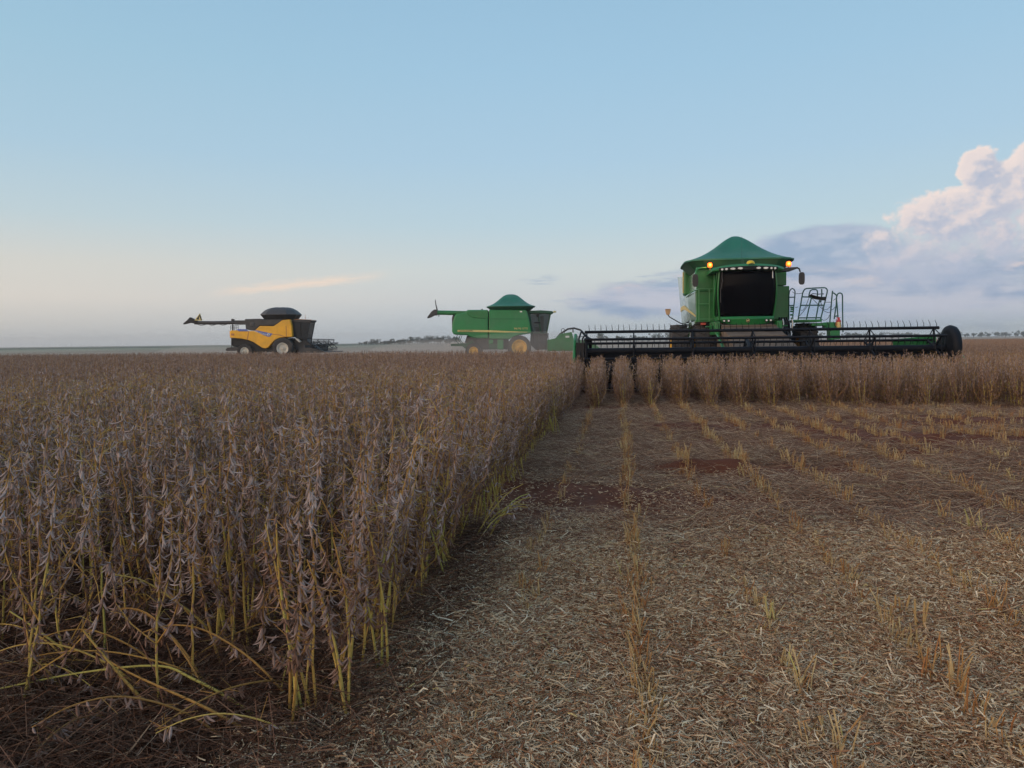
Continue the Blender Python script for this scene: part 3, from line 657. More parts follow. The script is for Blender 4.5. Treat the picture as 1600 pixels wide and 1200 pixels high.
    runs('ladder_rail', [(1.1, [(873,200),(868,235),(850,480),(830,770)]), (1.1, [(870,238),(900,245),(945,287)]), (1.1, [(955,270),(942,330),(940,450),(905,720)]), (1.1, [(940,330),(955,480),(972,690)]),
                     (1.1, [(945,300),(960,262),(985,245),(1010,243),(1035,260),(1046,300),(1050,560),(1062,960)]), (1.1, [(905,668),(970,660)])], plat, M['rail'], 0.022)
    mb = MB(); mb.prism([(X(820),Z(770)),(X(1003),Z(780)),(X(1005),Z(1085)),(X(835),Z(1100))], 1.05, 1.5, 'xz'); mb.b2(X(735),X(830),1.1,1.4,Z(880),Z(775)); mb.tube([(X(790),1.1,Z(800)),(X(740),1.05,Z(900))], 0.03, 6); mb.build('ladder', M['green_dusty'], root, 0.02)
    return root, X, Z

def build_header(root):
    """the wide cutting head: back sheet, floor and cutter bar, with the reel as its sub-parts"""
    xl, xr = -5.33, 4.40; yc, zc, rr = -4.75, 1.11, 0.53
    mb = MB()
    prof = [(-3.95,0.18),(-3.95,1.02),(-3.86,1.06),(-3.86,0.12),(-4.7,0.10),(-5.25,0.09),(-5.25,0.13),(-4.7,0.15)]
    mb.loft([[(x, y, z) for y, z in prof] for x in (xl+0.05, xr-0.05)])
    for x in np.arange(xl+0.1, xr, 0.0762*2): mb.prism([(x-0.012, -5.25), (x+0.012, -5.25), (x, -5.40)], 0.095, 0.125, 'xy')
    mb.b2(xl, xr, -3.88, -3.72, 0.95, 1.10); mb.b2(xl, xr, -3.88, -3.72, 0.3, 0.45)
    h = mb.build('header', M['reelblk'], root)
    mb = MB(); mb.prism([(3.25, 1.00), (xr-0.1, 0.98), (xr-0.1, 1.44), (3.2, 1.34)], -3.95, -3.85, 'xz'); mb.build('back_panel', M['green'], h, 0.01)
    mb = MB(); mb.lathe([(0.20,xl+0.3),(0.20,xr-0.3)], (0,-4.2,0.5), 'x', 20)
    for s_, a, b in ((1, xl+0.3, -0.9), (-1, xr-0.3, 0.7)):
        n = 90; vs = []; L = b-a
        for i in range(n+1):
            t = i/n; ang = s_*t*2*math.pi*7
            for r_ in (0.2, 0.33): vs.append((a+L*t, -4.2+r_*math.cos(ang), 0.5+r_*math.sin(ang)))
        mb.raw(vs, [(2*i,2*i+2,2*i+3,2*i+1) for i in range(n)])
    mb.build('auger', M['black'], h)
    # reel
    mb = MB(); mb.lathe([(0.085,xl+0.22),(0.085,xr-0.2)], (0,yc,zc), 'x', 18)
    mb.build('reel_tube', M['reelblk'], h)
    spx = [xl+0.28, -3.77, -2.21, -0.62, 0.85, 2.36, xr-0.45]
    angs = [97+60*k for k in range(6)]
    for k, a in enumerate(angs):
        cy, cz = yc - rr*math.cos(R(a)), zc + rr*math.sin(R(a)); mb = MB()
        mb.tube([(xl+0.22, cy, cz), (xr-0.32, cy, cz)], 0.034 if k else 0.040, 8)
        top = abs(a-97) < 1
        dy, dz = (-0.02, 0.20) if top else ((0.10, -0.20) if a < 200 else (-0.06, -0.22))
        for i, x in enumerate(np.arange(xl+0.35, xr-0.35, 0.158)):
            j = rng.uniform(-0.02, 0.02); bend = 0.035*(x-xl)/10 if top else 0
            mb.tube([(x, cy, cz), (x-bend*0.3+j*0.5, cy+dy*0.5, cz+dz*0.55), (x-bend*1.6+j, cy+dy*1.2, cz+dz)], 0.009, 4, r1=0.005)
        mb.build('reel_bat', M['reelblk'], h)
    for x in spx:
        mb = MB()
        for a in angs:
            t = R(a); mb.box((x, yc-0.5*rr*math.cos(t), zc+0.5*rr*math.sin(t)), (0.035, 0.05, rr), (math.pi/2-t, 0, 0))
        mb.lathe([(0.001,-0.03),(0.15,-0.03),(0.15,0.03),(0.001,0.03)], (x,yc,zc), 'x', 16)
        mb.tube([(x, yc-rr*math.cos(R(a)), zc+rr*math.sin(R(a))) for a in angs], 0.014, 5, closed=True)
        mb.build('reel_spider', M['reelblk'], h)
    for x in (xl+0.12, -0.7, xr-0.12):
        mb = MB(); mb.tube([(x,-3.85,1.12),(x,-4.25,1.42),(x,yc,zc+0.03)] if abs(x) < 2 else [(x,-3.85,1.15),(x,-4.3,1.28),(x,yc,zc)], 0.05, 8); mb.build('reel_arm', M['reelblk'], h)
    # ends
    mb = MB(); pl = [(-3.75,0.25),(-3.72,1.45),(-3.9,1.58),(-4.2,1.60),(-4.6,1.42),(-5.0,1.0),(-5.45,0.55),(-5.95,0.14),(-5.9,0.08),(-3.9,0.08)]
    mb.prism([(y,z) for y,z in pl], xl-0.10, xl-0.02, 'yz'); e = mb.build('end_panel', M['green'], h, 0.03)
    mb = MB()
    for q in (0.0, 0.10, 0.17): mb.tube([(xl+0.10+q, -4.95, 0.95), (xl+0.06+q, -4.75, 1.45), (xl+0.12+q, -4.55, 1.66-q), (xl+0.30+q*0.5, -4.2, 1.45), (xl+0.36, -4.0, 1.0)], 0.028, 7)
    mb.b2(xl-0.01, xl+0.22, -4.9, -4.3, 0.85, 1.35); mb.build('hydraulic_hose', M['black'], h, 0.02)
    mb = MB(); mb.lathe([(0.001,-0.10),(0.40,-0.10),(0.52,-0.07),(0.55,0.0),(0.52,0.10),(0.001,0.12)], (0,0,0), 'x', 30)
    mb.v = [(x, y, z*1.04) for x, y, z in mb.v]; mb.build('reel_end_shield', M['reelblk'], h, loc=(xr-0.08, yc, zc+0.02))
    mb = MB(); mb.prism([(y,z) for y,z in [(-3.75,0.2),(-3.72,1.2),(-4.3,1.25),(-4.9,0.95),(-5.5,0.5),(-5.9,0.14),(-5.85,0.08),(-3.9,0.08)]], xr+0.02, xr+0.22, 'yz', scale1=0.9); mb.build('end_panel', M['green'], h, 0.03)
    return h
comb1, X1, Z1 = build_near_combine()
build_header(comb1)
# the fire extinguisher hanging by the ladder
o = MB(); o.lathe([(0.001,0.0),(0.062,0.0),(0.068,0.02),(0.068,0.22),(0.05,0.26),(0.001,0.27)], (0,0,0), 'z', 18)
ext = o.build('fire_extinguisher', M['cream'], None)
ext.location = (comb1.location.x + X1(965), comb1.location.y + 0.95, Z1(885))
tag(ext, 'small red and cream fire extinguisher hanging beside the ladder of the oncoming green combine', 'fire extinguisher')
o = MB(); o.lathe([(0.070,0.20),(0.070,0.245),(0.052,0.27),(0.03,0.30),(0.03,0.34),(0.001,0.345)], (0,0,0), 'z', 16); o.b2(-0.09,0.05,-0.02,0.02,0.335,0.355); o.tube([(-0.02,0,0.33),(-0.085,0,0.28),(-0.088,0,0.08)], 0.012, 6); o.build('valve_head', M['red'], ext)
# ------------------------------------------------------------------ the two combines seen side on
def side_frame(px, D, W):
    """root at ground level on the near flank; local x = travel direction, local y = away from the camera"""
    p = at_d(px, D); return p
def mirror_y(W, y): return W - y

def build_mid_combine():
    D = 62.0; s = D/FPX/5.3333; W = 3.1
    root = empty('combine_harvester', at_d(790, D), YAW)
    tag(root, 'green combine harvester seen side on with its auger folded back above yellow wheels', 'combine harvester', 'combine harvesters working the field')
    zg = 533 + FPX*CAM_H/D
    Xc = lambda u: (u-800)*s
    Zc = lambda v: (zg-440)*D/FPX - v*s
    P = lambda pts: [(Xc(u), Zc(v)) for u, v in pts]
    G = M['green_dusty']
    mb = MB(); rear = P([(385,268),(400,262),(470,248),(490,228),(662,230),(662,468),(560,466),(520,458),(484,438),(372,432),(358,405),(362,335)])
    mb.prism(rear, 0.05, W-0.05, 'xz')
    body = mb.build('rear_body', M['green_dusty'], root, 0.10)
    mb = MB(); mb.prism(P([(668,230),(980,236),(1000,300),(1010,360),(1020,425),(990,432),(920,442),(868,458),(835,476),(668,470)]), 0.0, W, 'xz'); mb.build('front_body', G, root, 0.07)
    # curved shoulder line, seam and hood detail, standing just proud of the flank
    for y0, y1 in ((-0.012, 0.05), (W-0.05, W+0.012)):
        mb = MB(); mb.prism(P([(664,304),(668,304),(985,309),(985,312),(668,307)]), y0, y1, 'xz'); mb.build('panel_seam', M['green_dark'], root)
        mb = MB(); mb.prism(P([(480,240),(662,234),(662,300),(590,300),(530,292),(495,272)]), y0, y1+0.02, 'xz'); mb.build('engine_hood', M['green'], root, 0.03)
        mb = MB(); mb.prism(P([(406,394),(500,395),(660,399),(800,407),(985,417),(985,421),(800,420),(660,416),(500,411),(406,409)]), y0-0.012, y1, 'xz'); mb.build('stripe', M['stripe'], root)
    mb = MB(); mb.prism(P([(358,300),(366,270),(380,262),(372,330),(366,405),(358,405)]), 0.15, W-0.15, 'xz'); mb.build('rear_hood', M['charcoal'], root, 0.03)
    rot = Matrix.Rotation(R(90), 4, 'X')
    text_part('lettering', 'JOHN DEERE', 0.15, M['green_dark'], root, Matrix.Translation((Xc(478), -0.032, Zc(402.5))) @ rot @ Matrix.Scale(1.25, 4, (1,0,0)))
    text_part('lettering', '9670 STS', 0.21, M['stripe'], root, Matrix.Translation((Xc(932), -0.012, Zc(389))) @ rot @ Matrix.Scale(1.4, 4, (1,0,0)))
    mb = MB(); mb.prism([(Xc(522)+x*0.10, Zc(402.5)+z*0.10) for x, z in DEER], -0.036, -0.02, 'xz'); mb.build('deer_emblem', M['green_dark'], root)
    mb = MB(); mb.b2(Xc(925), Xc(945), -0.04, 0.02, Zc(254), Zc(243)); mb.build('marker_lamp', M['lens'], root, 0.01)
    # tank and tent
    prof = [(1,0),(0.9,0.06),(0.78,0.16),(0.66,0.30),(0.54,0.48),(0.42,0.68),(0.30,0.86),(0.18,0.96),(0.06,1.0)]
    cov, mb = tank_cover(root, (Xc(851), W/2, Zc(200)), 206*s, 1.85, 105*s, prof, M['tarp'], (165*s, 1.45, Zc(235)), p=4)
    mb.build('grain_tank', M['green_dark'], root)
    # cab
    mb = MB()
    roofp = P([(985,240),(1100,236),(1195,244),(1207,250),(1205,266),(1185,270),(1150,264),(1000,262)]); mb.prism(roofp, W/2-1.0, W/2+1.0, 'xz')
    roof = mb.build('cab_roof', M['green_dark'], root, 0.05)
    mb = MB(); mb.tube([(Xc(1200), W/2-0.4, Zc(255)), (Xc(1215), W/2-0.4, Zc(250))], 0.04, 8); mb.lathe([(0.12,0),(0.14,0.05),(0.1,0.13),(0.001,0.16)], (Xc(1221), W/2-0.4, Zc(256)), 'z', 14); mb.build('satellite_dome', M['stripe'], roof)
    mb = MB()
    fr = {'a': (1008,264), 'b': (1032,425), 'c': (1080,262), 'd': (1100,430), 'e': (1183,268), 'f': (1150,430)}
    for y in (W/2-0.92, W/2+0.92):
        for p0, p1 in (('a','b'),('c','d'),('e','f'),('b','f')):
            (u0,v0),(u1,v1) = fr[p0], fr[p1]; mb.tube([(Xc(u0),y,Zc(v0)),(Xc(u1),y,Zc(v1))], 0.045, 6)
    mb.b2(Xc(1018), Xc(1155), W/2-0.9, W/2+0.9, Zc(440), Zc(425)); mb.prism(P([(985,240),(1010,250),(1035,428),(1000,428)]), W/2-0.95, W/2+0.95, 'xz')
    cab = mb.build('cab', M['green_dark'], root)
    for y in (W/2-0.93, W/2+0.93):
        mb = MB(); mb.prism(P([fr['a'],fr['c'],fr['e'],fr['f'],fr['d'],fr['b']]), y-0.01, y+0.01, 'xz'); mb.build('side_window', M['glass_side'], cab)
    mb = MB(); (u0,v0),(u1,v1) = fr['e'], fr['f']; mb.raw([(Xc(u0),W/2-0.9,Zc(v0)),(Xc(u0),W/2+0.9,Zc(v0)),(Xc(u1),W/2+0.9,Zc(v1)),(Xc(u1),W/2-0.9,Zc(v1))], [(0,1,2,3)])
    o = mb.build('windscreen', M['glass_side'], cab); sm = o.modifiers.new('solid','SOLIDIFY'); sm.thickness = 0.015
    mb = MB(); mb.b2(Xc(1045), Xc(1095), W/2-1.0, W/2-0.9, Zc(345), Zc(335)); mb.build('grab_bar', M['black'], cab, 0.01)
    mb = MB(); mb.b2(Xc(1045), Xc(1090), W/2-0.98, W/2-0.93, Zc(385), Zc(380)); mb.build('grab_bar', M['black'], cab, 0.01)
    mb = MB(); mb.b2(Xc(1065),Xc(1085), W/2-1.12, W/2-1.0, Zc(292), Zc(262)); mb.build('mirror', M['black'], cab, 0.02)
    mb = MB(); mb.b2(Xc(1100),Xc(1128), W/2-0.3, W/2+0.3, Zc(395), Zc(280)); mb.b2(Xc(1060),Xc(1128), W/2-0.3, W/2+0.3, Zc(428), Zc(385)); mb.build('driver_seat', M['black'], cab, 0.04)
    # unloading auger folded back, with a drooping spout and a whip
    mb = MB(); y = 0.30
    mb.tube([(Xc(500),y+0.1,Zc(256)),(Xc(228),y,Zc(247))], 19*s, 14)
    mb.b2(Xc(395), Xc(490), y-0.15, y+0.5, Zc(272), Zc(240))
    au = mb.build('unloading_auger', M['green'], root)
    mb = MB(); secs = []
    for u, v, h in ((240,247,24),(215,247,25),(190,262,24),(168,280,13),(156,288,5)):
        secs.append([(Xc(u),y-0.2,Zc(v-h)),(Xc(u),y+0.2,Zc(v-h)),(Xc(u-3),y+0.2,Zc(v+h)),(Xc(u-3),y-0.2,Zc(v+h))])
    mb.loft(secs); mb.build('spout', M['charcoal'], au, 0.03)
    mb = MB(); mb.tube([(Xc(222),y,Zc(140)),(Xc(226),y,Zc(180)),(Xc(236),y,Zc(225))], 0.03, 6, r1=0.06); mb.tube([(Xc(250),y,Zc(262)),(Xc(250),y,Zc(280))], 0.04, 6); mb.build('warning_pole', M['charcoal'], au)
    mb = MB(); mb.b2(Xc(603),Xc(616), 0.5, 0.8, Zc(232), Zc(220)); mb.build('exhaust', M['charcoal'], root, 0.02)
    # running gear
    wheel(root, (Xc(918), 0.15, 0.94), 0.96, 0.75, 0.60, 'y', -1, 'rim', 'rubber_dust'); wheel(root, (Xc(918), W-0.15, 0.94), 0.96, 0.75, 0.60, 'y', 1, 'rim', 'rubber_dust')
    for y in (0.35, W-0.35): wheel(root, (Xc(535), y, 0.66), 0.66, 0.5, 0.36, 'y', -1 if y < 1 else 1, 'rim', 'rubber')
    mb = MB(); mb.prism(P([(560,460),(830,470),(830,560),(560,560)]), 0.5, W-0.5, 'xz'); mb.prism(P([(480,440),(560,450),(600,540),(460,500)]), 0.6, W-0.6, 'xz'); mb.b2(Xc(900),Xc(935),0.2,W-0.2,0.9,1.15); mb.b2(Xc(525),Xc(545),0.3,W-0.3,0.55,0.75)
    mb.build('chassis', M['charcoal'], root, 0.03)
    mb = MB(); mb.b2(Xc(735),Xc(785),0.05,0.5,Zc(560),Zc(478)); mb.build('fuel_tank', G, root, 0.03)
    mb = MB(); mb.b2(Xc(664),Xc(700),0.05,0.5,Zc(512),Zc(478)); mb.build('tool_box', G, root, 0.03)
    mb = MB(); mb.b2(Xc(664),Xc(735),0.12,0.5,Zc(555),Zc(515)); mb.build('tool_box', M['green_dark'], root, 0.03)
    mb = MB(); mb.prism(P([(345,510),(480,505),(520,480),(540,500),(470,555),(440,530),(345,528)]), 0.4, W-0.4, 'xz')
    for u0 in (400,425,440): mb.tube([(Xc(u0),0.5,Zc(435)),(Xc(u0-15),0.5,Zc(480)),(Xc(u0+10),0.5,Zc(510))], 0.03, 5)
    mb.build('straw_chopper', M['green_dark'], root, 0.03)
    mb = MB(); mb.prism(P([(1020,425),(1150,432),(1165,450),(1150,500),(1200,560),(1060,570),(1010,520)]), W/2-0.75, W/2+0.75, 'xz'); mb.b2(Xc(1030),Xc(1165),0.2,0.6,Zc(440),Zc(430))
    for u in (1045,1080,1120,1160): mb.tube([(Xc(u),0.3,Zc(430)),(Xc(u+4),0.3,Zc(560))], 0.03, 5)
    for v in (460,490,520): mb.tube([(Xc(1090),0.25,Zc(v)),(Xc(1160),0.25,Zc(v+4))], 0.03, 5)
    mb.build('feeder_house', M['charcoal'], root, 0.03)
    # its header seen end on
    mb = MB(); mb.prism(P([(1140,485),(1200,475),(1240,440),(1330,425),(1345,480),(1480,500),(1560,560),(1560,575),(1140,575)]), -3.1, -3.0, 'xz'); hd = mb.build('header', M['green'], root, 0.03)
    mb = MB(); mb.prism(P([(1150,485),(1190,482),(1190,575),(1150,575)]), -3.0, 6.2, 'xz'); mb.prism(P([(1190,560),(1500,566),(1500,575),(1190,575)]), -3.0, 6.2, 'xz'); mb.build('back_panel', M['green'], hd, 0.02)
    mb = MB(); mb.tube([(Xc(1205),-2.9,Zc(480)),(Xc(1240),-2.9,Zc(440)),(Xc(1300),-2.9,Zc(402)),(Xc(1350),-2.9,Zc(395)),(Xc(1400),-2.9,Zc(410)),(Xc(1450),-2.9,Zc(460))], 0.07, 8)
    mb.tube([(Xc(1262)+14*s*math.cos(R(a)), -2.95, Zc(420)+24*s*math.sin(R(a))) for a in range(0,360,30)], 0.025, 6, closed=True)
    mb.tube([(Xc(1340),-3.12,Zc(400)),(Xc(1340),-3.12,Zc(430))], 0.05, 6); mb.build('reel_arm', M['charcoal'], hd)
    mb = MB()
    for a in range(0,360,60): mb.tube([(Xc(1430)+0.5*math.cos(R(a+20)), -2.9, 1.25+0.5*math.sin(R(a+20))), (Xc(1430)+0.5*math.cos(R(a+20)), 6.0, 1.25+0.5*math.sin(R(a+20)))], 0.03, 6)
    mb.tube([(Xc(1430),-2.9,1.25),(Xc(1430),6.0,1.25)], 0.08, 10); mb.build('reel', M['reelblk'], hd)
    mb = MB(); mb.b2(Xc(1280),Xc(1310),-3.14,-3.1,Zc(470),Zc(455)); mb.build('sign_plate', M['lens'], hd)
    return root
mid = build_mid_combine()

def build_far_combine():
    D = 75.0; s = D/FPX/5.3333; W = 3.2
    root = empty('combine_harvester', at_d(420, D), YAW)
    tag(root, 'golden yellow combine harvester with a black tent roof and its dark auger stretched out behind', 'combine harvester', 'combine harvesters working the field')
    zg = 537.3 + FPX*CAM_H/D
    Xc = lambda u: (u-800)*s
    Zc = lambda v: (zg-460)*D/FPX - v*s
    P = lambda pts: [(Xc(u), Zc(v)) for u, v in pts]
    O, C = M['orange'], M['charcoal']
    lower = P([(488,296),(540,292),(560,300),(690,300),(735,258),(850,262),(885,240),(925,212),(988,207),(1000,270),(1003,352),(950,354),(900,358),(862,374),(832,402),(800,440),(775,446),(750,440),(715,416),(680,392),(640,376),(580,362),(490,354)])
    for y0 in (0.0, W-0.55):
        mb = MB(); mb.prism(lower, y0, y0+0.55, 'xz'); mb.build('side_panel', O, root, 0.06)
    mb = MB(); mb.prism(P([(480,300),(500,292),(530,296),(530,352),(484,356)]), 0.06, W-0.06, 'xz'); mb.build('rear_panel', O, root, 0.05)
    mb = MB(); mb.prism(P([(560,305),(690,300),(735,262),(850,265),(925,216),(985,212),(998,350),(870,360),(790,430),(700,400),(560,350)]), 0.5, W-0.5, 'xz'); mb.build('body', C, root)
    mb = MB()
    for q in ([(640,304),(646,304),(632,374),(626,372)], [(952,262),(958,262),(958,352),(952,352)], [(830,326),(900,332),(952,352),(945,354),(895,337),(830,330)]): mb.prism(P(q), -0.012, 0.03, 'xz')
    mb.build('panel_seam', M['amber'], root)
    for q in ([(545,285),(560,283),(620,284),(645,302),(560,300)], [(690,298),(705,294),(842,324),(818,348),(800,348),(760,332)]):
        mb = MB(); mb.prism(P(q), -0.02, 0.05, 'xz'); mb.build('decal', M['blue'], root)
    rot = Matrix.Rotation(R(90), 4, 'X')
    ang = math.atan2(Zc(336)-Zc(306), Xc(790)-Xc(700))
    text_part('lettering', 'NEW HOLLAND', 0.17, M['lens'], root, Matrix.Translation((Xc(742), -0.03, Zc(317.5))) @ rot @ Matrix.Rotation(ang, 4, 'Z'))
    mb = MB(); mb.lathe([(0.001,-0.04),(0.13,-0.04),(0.13,-0.018)], (Xc(808), 0, Zc(332)), 'y', 18); mb.build('badge', M['lens'], root)
    mb = MB(); mb.prism([(Xc(808)+x, Zc(332)+z) for x, z in [(-0.07,-0.06),(0.07,-0.08),(0.0,0.09),(-0.05,0.04)]], -0.052, -0.041, 'xz'); mb.build('leaf_emblem', M['blue'], root)
    mb = MB(); mb.prism(P([(496,318),(522,318),(522,336),(496,336)]), -0.02, 0.05, 'xz'); mb.b2(Xc(478),Xc(482),0.2,0.6,Zc(345),Zc(310)); mb.build('tail_lamp', M['amber'], root, 0.01)
    # dark tank sides, engine deck and tent
    mb = MB(); mb.prism(P([(610,200),(740,198),(750,205),(910,205),(925,212),(880,240),(850,258),(735,255),(690,292),(660,296),(615,285)]), 0.12, W-0.12, 'xz'); tk = mb.build('grain_tank', C, root, 0.05)
    mb = MB(); mb.lathe([(0.001,-0.03),(0.20,-0.03),(0.24,0.0),(0.24,0.1)], (Xc(670), 0.12, Zc(246)), 'y', 20); mb.build('cooling_screen', M['tarp_grey'], tk)
    prof = [(1,0),(0.94,0.18),(0.86,0.40),(0.76,0.62),(0.64,0.80),(0.50,0.92),(0.36,0.98),(0.2,1.0),(0.02,1.0)]
    cov, mb = tank_cover(root, (Xc(878), W/2, Zc(163)), 161*s, 1.85, 62*s, prof, M['tarp_grey'], (130*s, 1.45, Zc(206)), n=12, p=3, ribs=6, smooth=False)
    mb.build('tank_extension', M['black'], root)
    # cab
    mb = MB(); mb.prism(P([(992,210),(1040,206),(1140,210),(1157,216),(1150,226),(1135,236),(995,226)]), W/2-1.0, W/2+1.0, 'xz'); roof = mb.build('cab_roof', M['charcoal'], root, 0.04)
    mb = MB(); mb.prism(P([(1010,206),(1040,203),(1150,210),(1156,215),(1040,211),(1010,212)]), W/2-0.98, W/2+0.98, 'xz'); mb.tube([(Xc(1080),W/2,Zc(206)),(Xc(1080),W/2,Zc(165))], 0.02, 5); mb.build('roof_trim', M['amber'], roof)
    mb = MB(); cp = {'a':(1000,226),'b':(1012,350),'c':(1138,234),'d':(1108,372),'e':(1060,228),'f':(1065,372),'g':(1040,372)}
    for y in (W/2-0.95, W/2+0.95):
        for a, b in (('a','b'),('c','d'),('e','f'),('d','g'),('b','g')):
            mb.tube([(Xc(cp[a][0]),y,Zc(cp[a][1])),(Xc(cp[b][0]),y,Zc(cp[b][1]))], 0.045, 6)
    mb.b2(Xc(1035),Xc(1112),W/2-0.9,W/2+0.9,Zc(384),Zc(370)); cab = mb.build('cab', M['black'], root)
    for y in (W/2-0.95, W/2+0.95):
        mb = MB(); mb.prism(P([cp[k] for k in 'acdgb']), y-0.01, y+0.01, 'xz'); mb.build('side_window', M['glass_blue'], cab)
    mb = MB(); mb.raw([(Xc(1138),W/2-0.93,Zc(234)),(Xc(1138),W/2+0.93,Zc(234)),(Xc(1108),W/2+0.93,Zc(372)),(Xc(1108),W/2-0.93,Zc(372))], [(0,1,2,3)]); o = mb.build('windscreen', M['glass_blue'], cab); sm = o.modifiers.new('solid','SOLIDIFY'); sm.thickness = 0.015
    # auger stretched out to the rear
    y = 0.45; mb = MB()
    mb.tube([(Xc(612),y+0.1,Zc(226)),(Xc(350),y,Zc(228)),(Xc(180),y,Zc(225))], 15*s, 12); mb.b2(Xc(520),Xc(612),y-0.25,y+0.5,Zc(245),Zc(210))
    for u in (210,300,390): mb.tube([(Xc(u),y-0.15,Zc(238)),(Xc(u+28),y-0.15,Zc(250)),(Xc(u+70),y-0.15,Zc(240))], 0.03, 5)
    au = mb.build('unloading_auger', C, root)
    mb = MB(); secs = []
    for u, v, h in ((205,225,16),(180,216,22),(150,206,27),(120,222,14),(93,234,5)):
        secs.append([(Xc(u),y-0.22,Zc(v-h)),(Xc(u),y+0.22,Zc(v-h)),(Xc(u),y+0.22,Zc(v+h*0.7)),(Xc(u),y-0.22,Zc(v+h*0.7))])
    mb.loft(secs); mb.build('spout', M['black'], au, 0.02)
    mb = MB(); mb.prism(P([(188,206),(238,146),(254,205),(248,210)]), y-0.3, y-0.27, 'xz'); sp = mb.build('spout_flap', M['stripe'], au)
    mb = MB(); mb.prism(P([(205,198),(230,165),(226,200)]), y-0.32, y-0.295, 'xz'); mb.prism(P([(236,150),(254,205),(246,205),(232,170)]), y-0.32, y-0.295, 'xz'); mb.build('flap_band', M['black'], sp)
    # rear ladder rails
    mb = MB()
    for u in (485,498,515,530,548): mb.tube([(Xc(u),0.3,Zc(292)),(Xc(u),0.3,Zc(252))], 0.025, 5)
    for v in (254,272): mb.tube([(Xc(483),0.3,Zc(v)),(Xc(550),0.3,Zc(v))], 0.025, 5)
    mb.tube([(Xc(497),0.5,Zc(292)),(Xc(497),0.5,Zc(195))], 0.06, 6); mb.b2(Xc(488),Xc(508),0.4,0.7,Zc(212),Zc(198)); mb.build('rear_railing', C, root)
    # running gear
    for y_, sd_ in ((0.12,-1),(W-0.12,1)):
        wheel(root, (Xc(925), y_, 0.98), 0.98, 0.75, 0.56, 'y', sd_, 'white', 'rubber'); wheel(root, (Xc(602), y_+(-sd_)*0.15, 0.74), 0.74, 0.5, 0.40, 'y', sd_, 'white', 'rubber')
        mb = MB(); ar = [(925+90*math.cos(R(a)), 455-96*math.sin(R(a))) for a in range(20, 165, 12)]; mb.prism(P(ar + [(925+78*math.cos(R(a)), 455-84*math.sin(R(a))) for a in range(164, 18, -12)]), y_-0.35, y_+0.4, 'xz'); mb.build('mudguard', M['charcoal'], root)
    mb = MB(); mb.prism(P([(480,356),(580,364),(680,395),(760,446),(880,440),(880,475),(640,480),(560,420),(500,430),(478,410)]), 0.45, W-0.45, 'xz'); mb.b2(Xc(590),Xc(615),0.2,W-0.2,0.6,0.85); mb.b2(Xc(910),Xc(940),0.2,W-0.2,0.8,1.1); mb.build('chassis', M['black'], root, 0.03)
    mb = MB(); mb.prism(P([(432,452),(445,436),(520,430),(560,440),(540,462),(440,464)]), 0.4, W-0.4, 'xz'); mb.tube([(Xc(490),0.4,Zc(360)),(Xc(484),0.4,Zc(440))], 0.05, 6); mb.build('straw_chopper', C, root, 0.03)
    mb = MB(); mb.prism(P([(1000,385),(1050,372),(1110,380),(1120,400),(1200,450),(1220,480),(1080,480),(1000,450)]), W/2-0.75, W/2+0.75, 'xz'); mb.build('feeder_house', M['charcoal'], root, 0.03)
    mb = MB(); mb.prism(P([(1015,360),(1045,372),(1062,392),(1055,398),(1030,380)]), 0.3, W-0.3, 'xz'); mb.build('front_bracket', M['white'], root)
    # its header: back sheet, floor and a reel stretching away from us
    ya, yb = -2.6, 6.6
    mb = MB(); mb.prism(P([(1150,420),(1165,420),(1165,482),(1150,482)]), ya, yb, 'xz'); mb.prism(P([(1165,474),(1300,478),(1300,484),(1165,482)]), ya, yb, 'xz'); mb.prism(P([(1120,452),(1200,440),(1320,472),(1330,484),(1120,484)]), ya-0.05, ya, 'xz'); hd = mb.build('header', M['charcoal'], root)
    mb = MB(); cx, cz, rr = Xc(1215), Zc(420), 0.55
    for k in range(6):
        a = R(20+60*k); mb.tube([(cx+rr*math.cos(a), ya+0.1, cz+rr*math.sin(a)), (cx+rr*math.cos(a), yb-0.1, cz+rr*math.sin(a))], 0.035, 6)
        for y in np.arange(ya+0.2, yb-0.1, 0.4): mb.tube([(cx+rr*math.cos(a), y, cz+rr*math.sin(a)), (cx+rr*math.cos(a)-0.05, y, cz+rr*math.sin(a)-0.22)], 0.02, 4)
    for y in np.linspace(ya+0.1, yb-0.1, 5):
        for k in range(6): a = R(20+60*k); mb.tube([(cx, y, cz), (cx+rr*math.cos(a), y, cz+rr*math.sin(a))], 0.035, 5)
    mb.tube([(cx,ya,cz),(cx,yb,cz)], 0.07, 8); mb.build('reel', M['black'], hd)
    mb = MB(); mb.tube([(Xc(1110),0.6,Zc(385)),(Xc(1130),0.6,Zc(405)),(Xc(1180),0.6,Zc(402)),(Xc(1215),0.6,Zc(400))], 0.05, 6); mb.build('reel_arm', M['black'], hd)
    return root
far = build_far_combine()
# ------------------------------------------------------------------ plant materials: colour varies by plant and by piece
def plant_mat(name, stops, rough=0.75, spread=0.35, tr=0.0):
    m = bpy.data.materials.new(name); m.use_nodes = True; N = NT(m.node_tree); b = m.node_tree.nodes['Principled BSDF']
    at = N.new('ShaderNodeAttribute'); at.attribute_name = 'tint'
    oi = N.new('ShaderNodeObjectInfo').outputs['Random']
    f = N.add(N.mul(at.outputs['Fac'], 1-spread), N.mul(oi, spread))
    c = N.ramp(f, stops)
    pos = N.new('ShaderNodeNewGeometry').outputs['Position']
    nn = N.noise(pos, 55, 3, 0.6); c = N.mix(1.0, c, N.mix(nn, (0.62,0.60,0.58,1), (1.25,1.25,1.25,1)), 'MULTIPLY')
    N.put(b.inputs['Base Color'], c); b.inputs['Roughness'].default_value = rough; b.inputs['Specular IOR Level'].default_value = 0.25
    return m
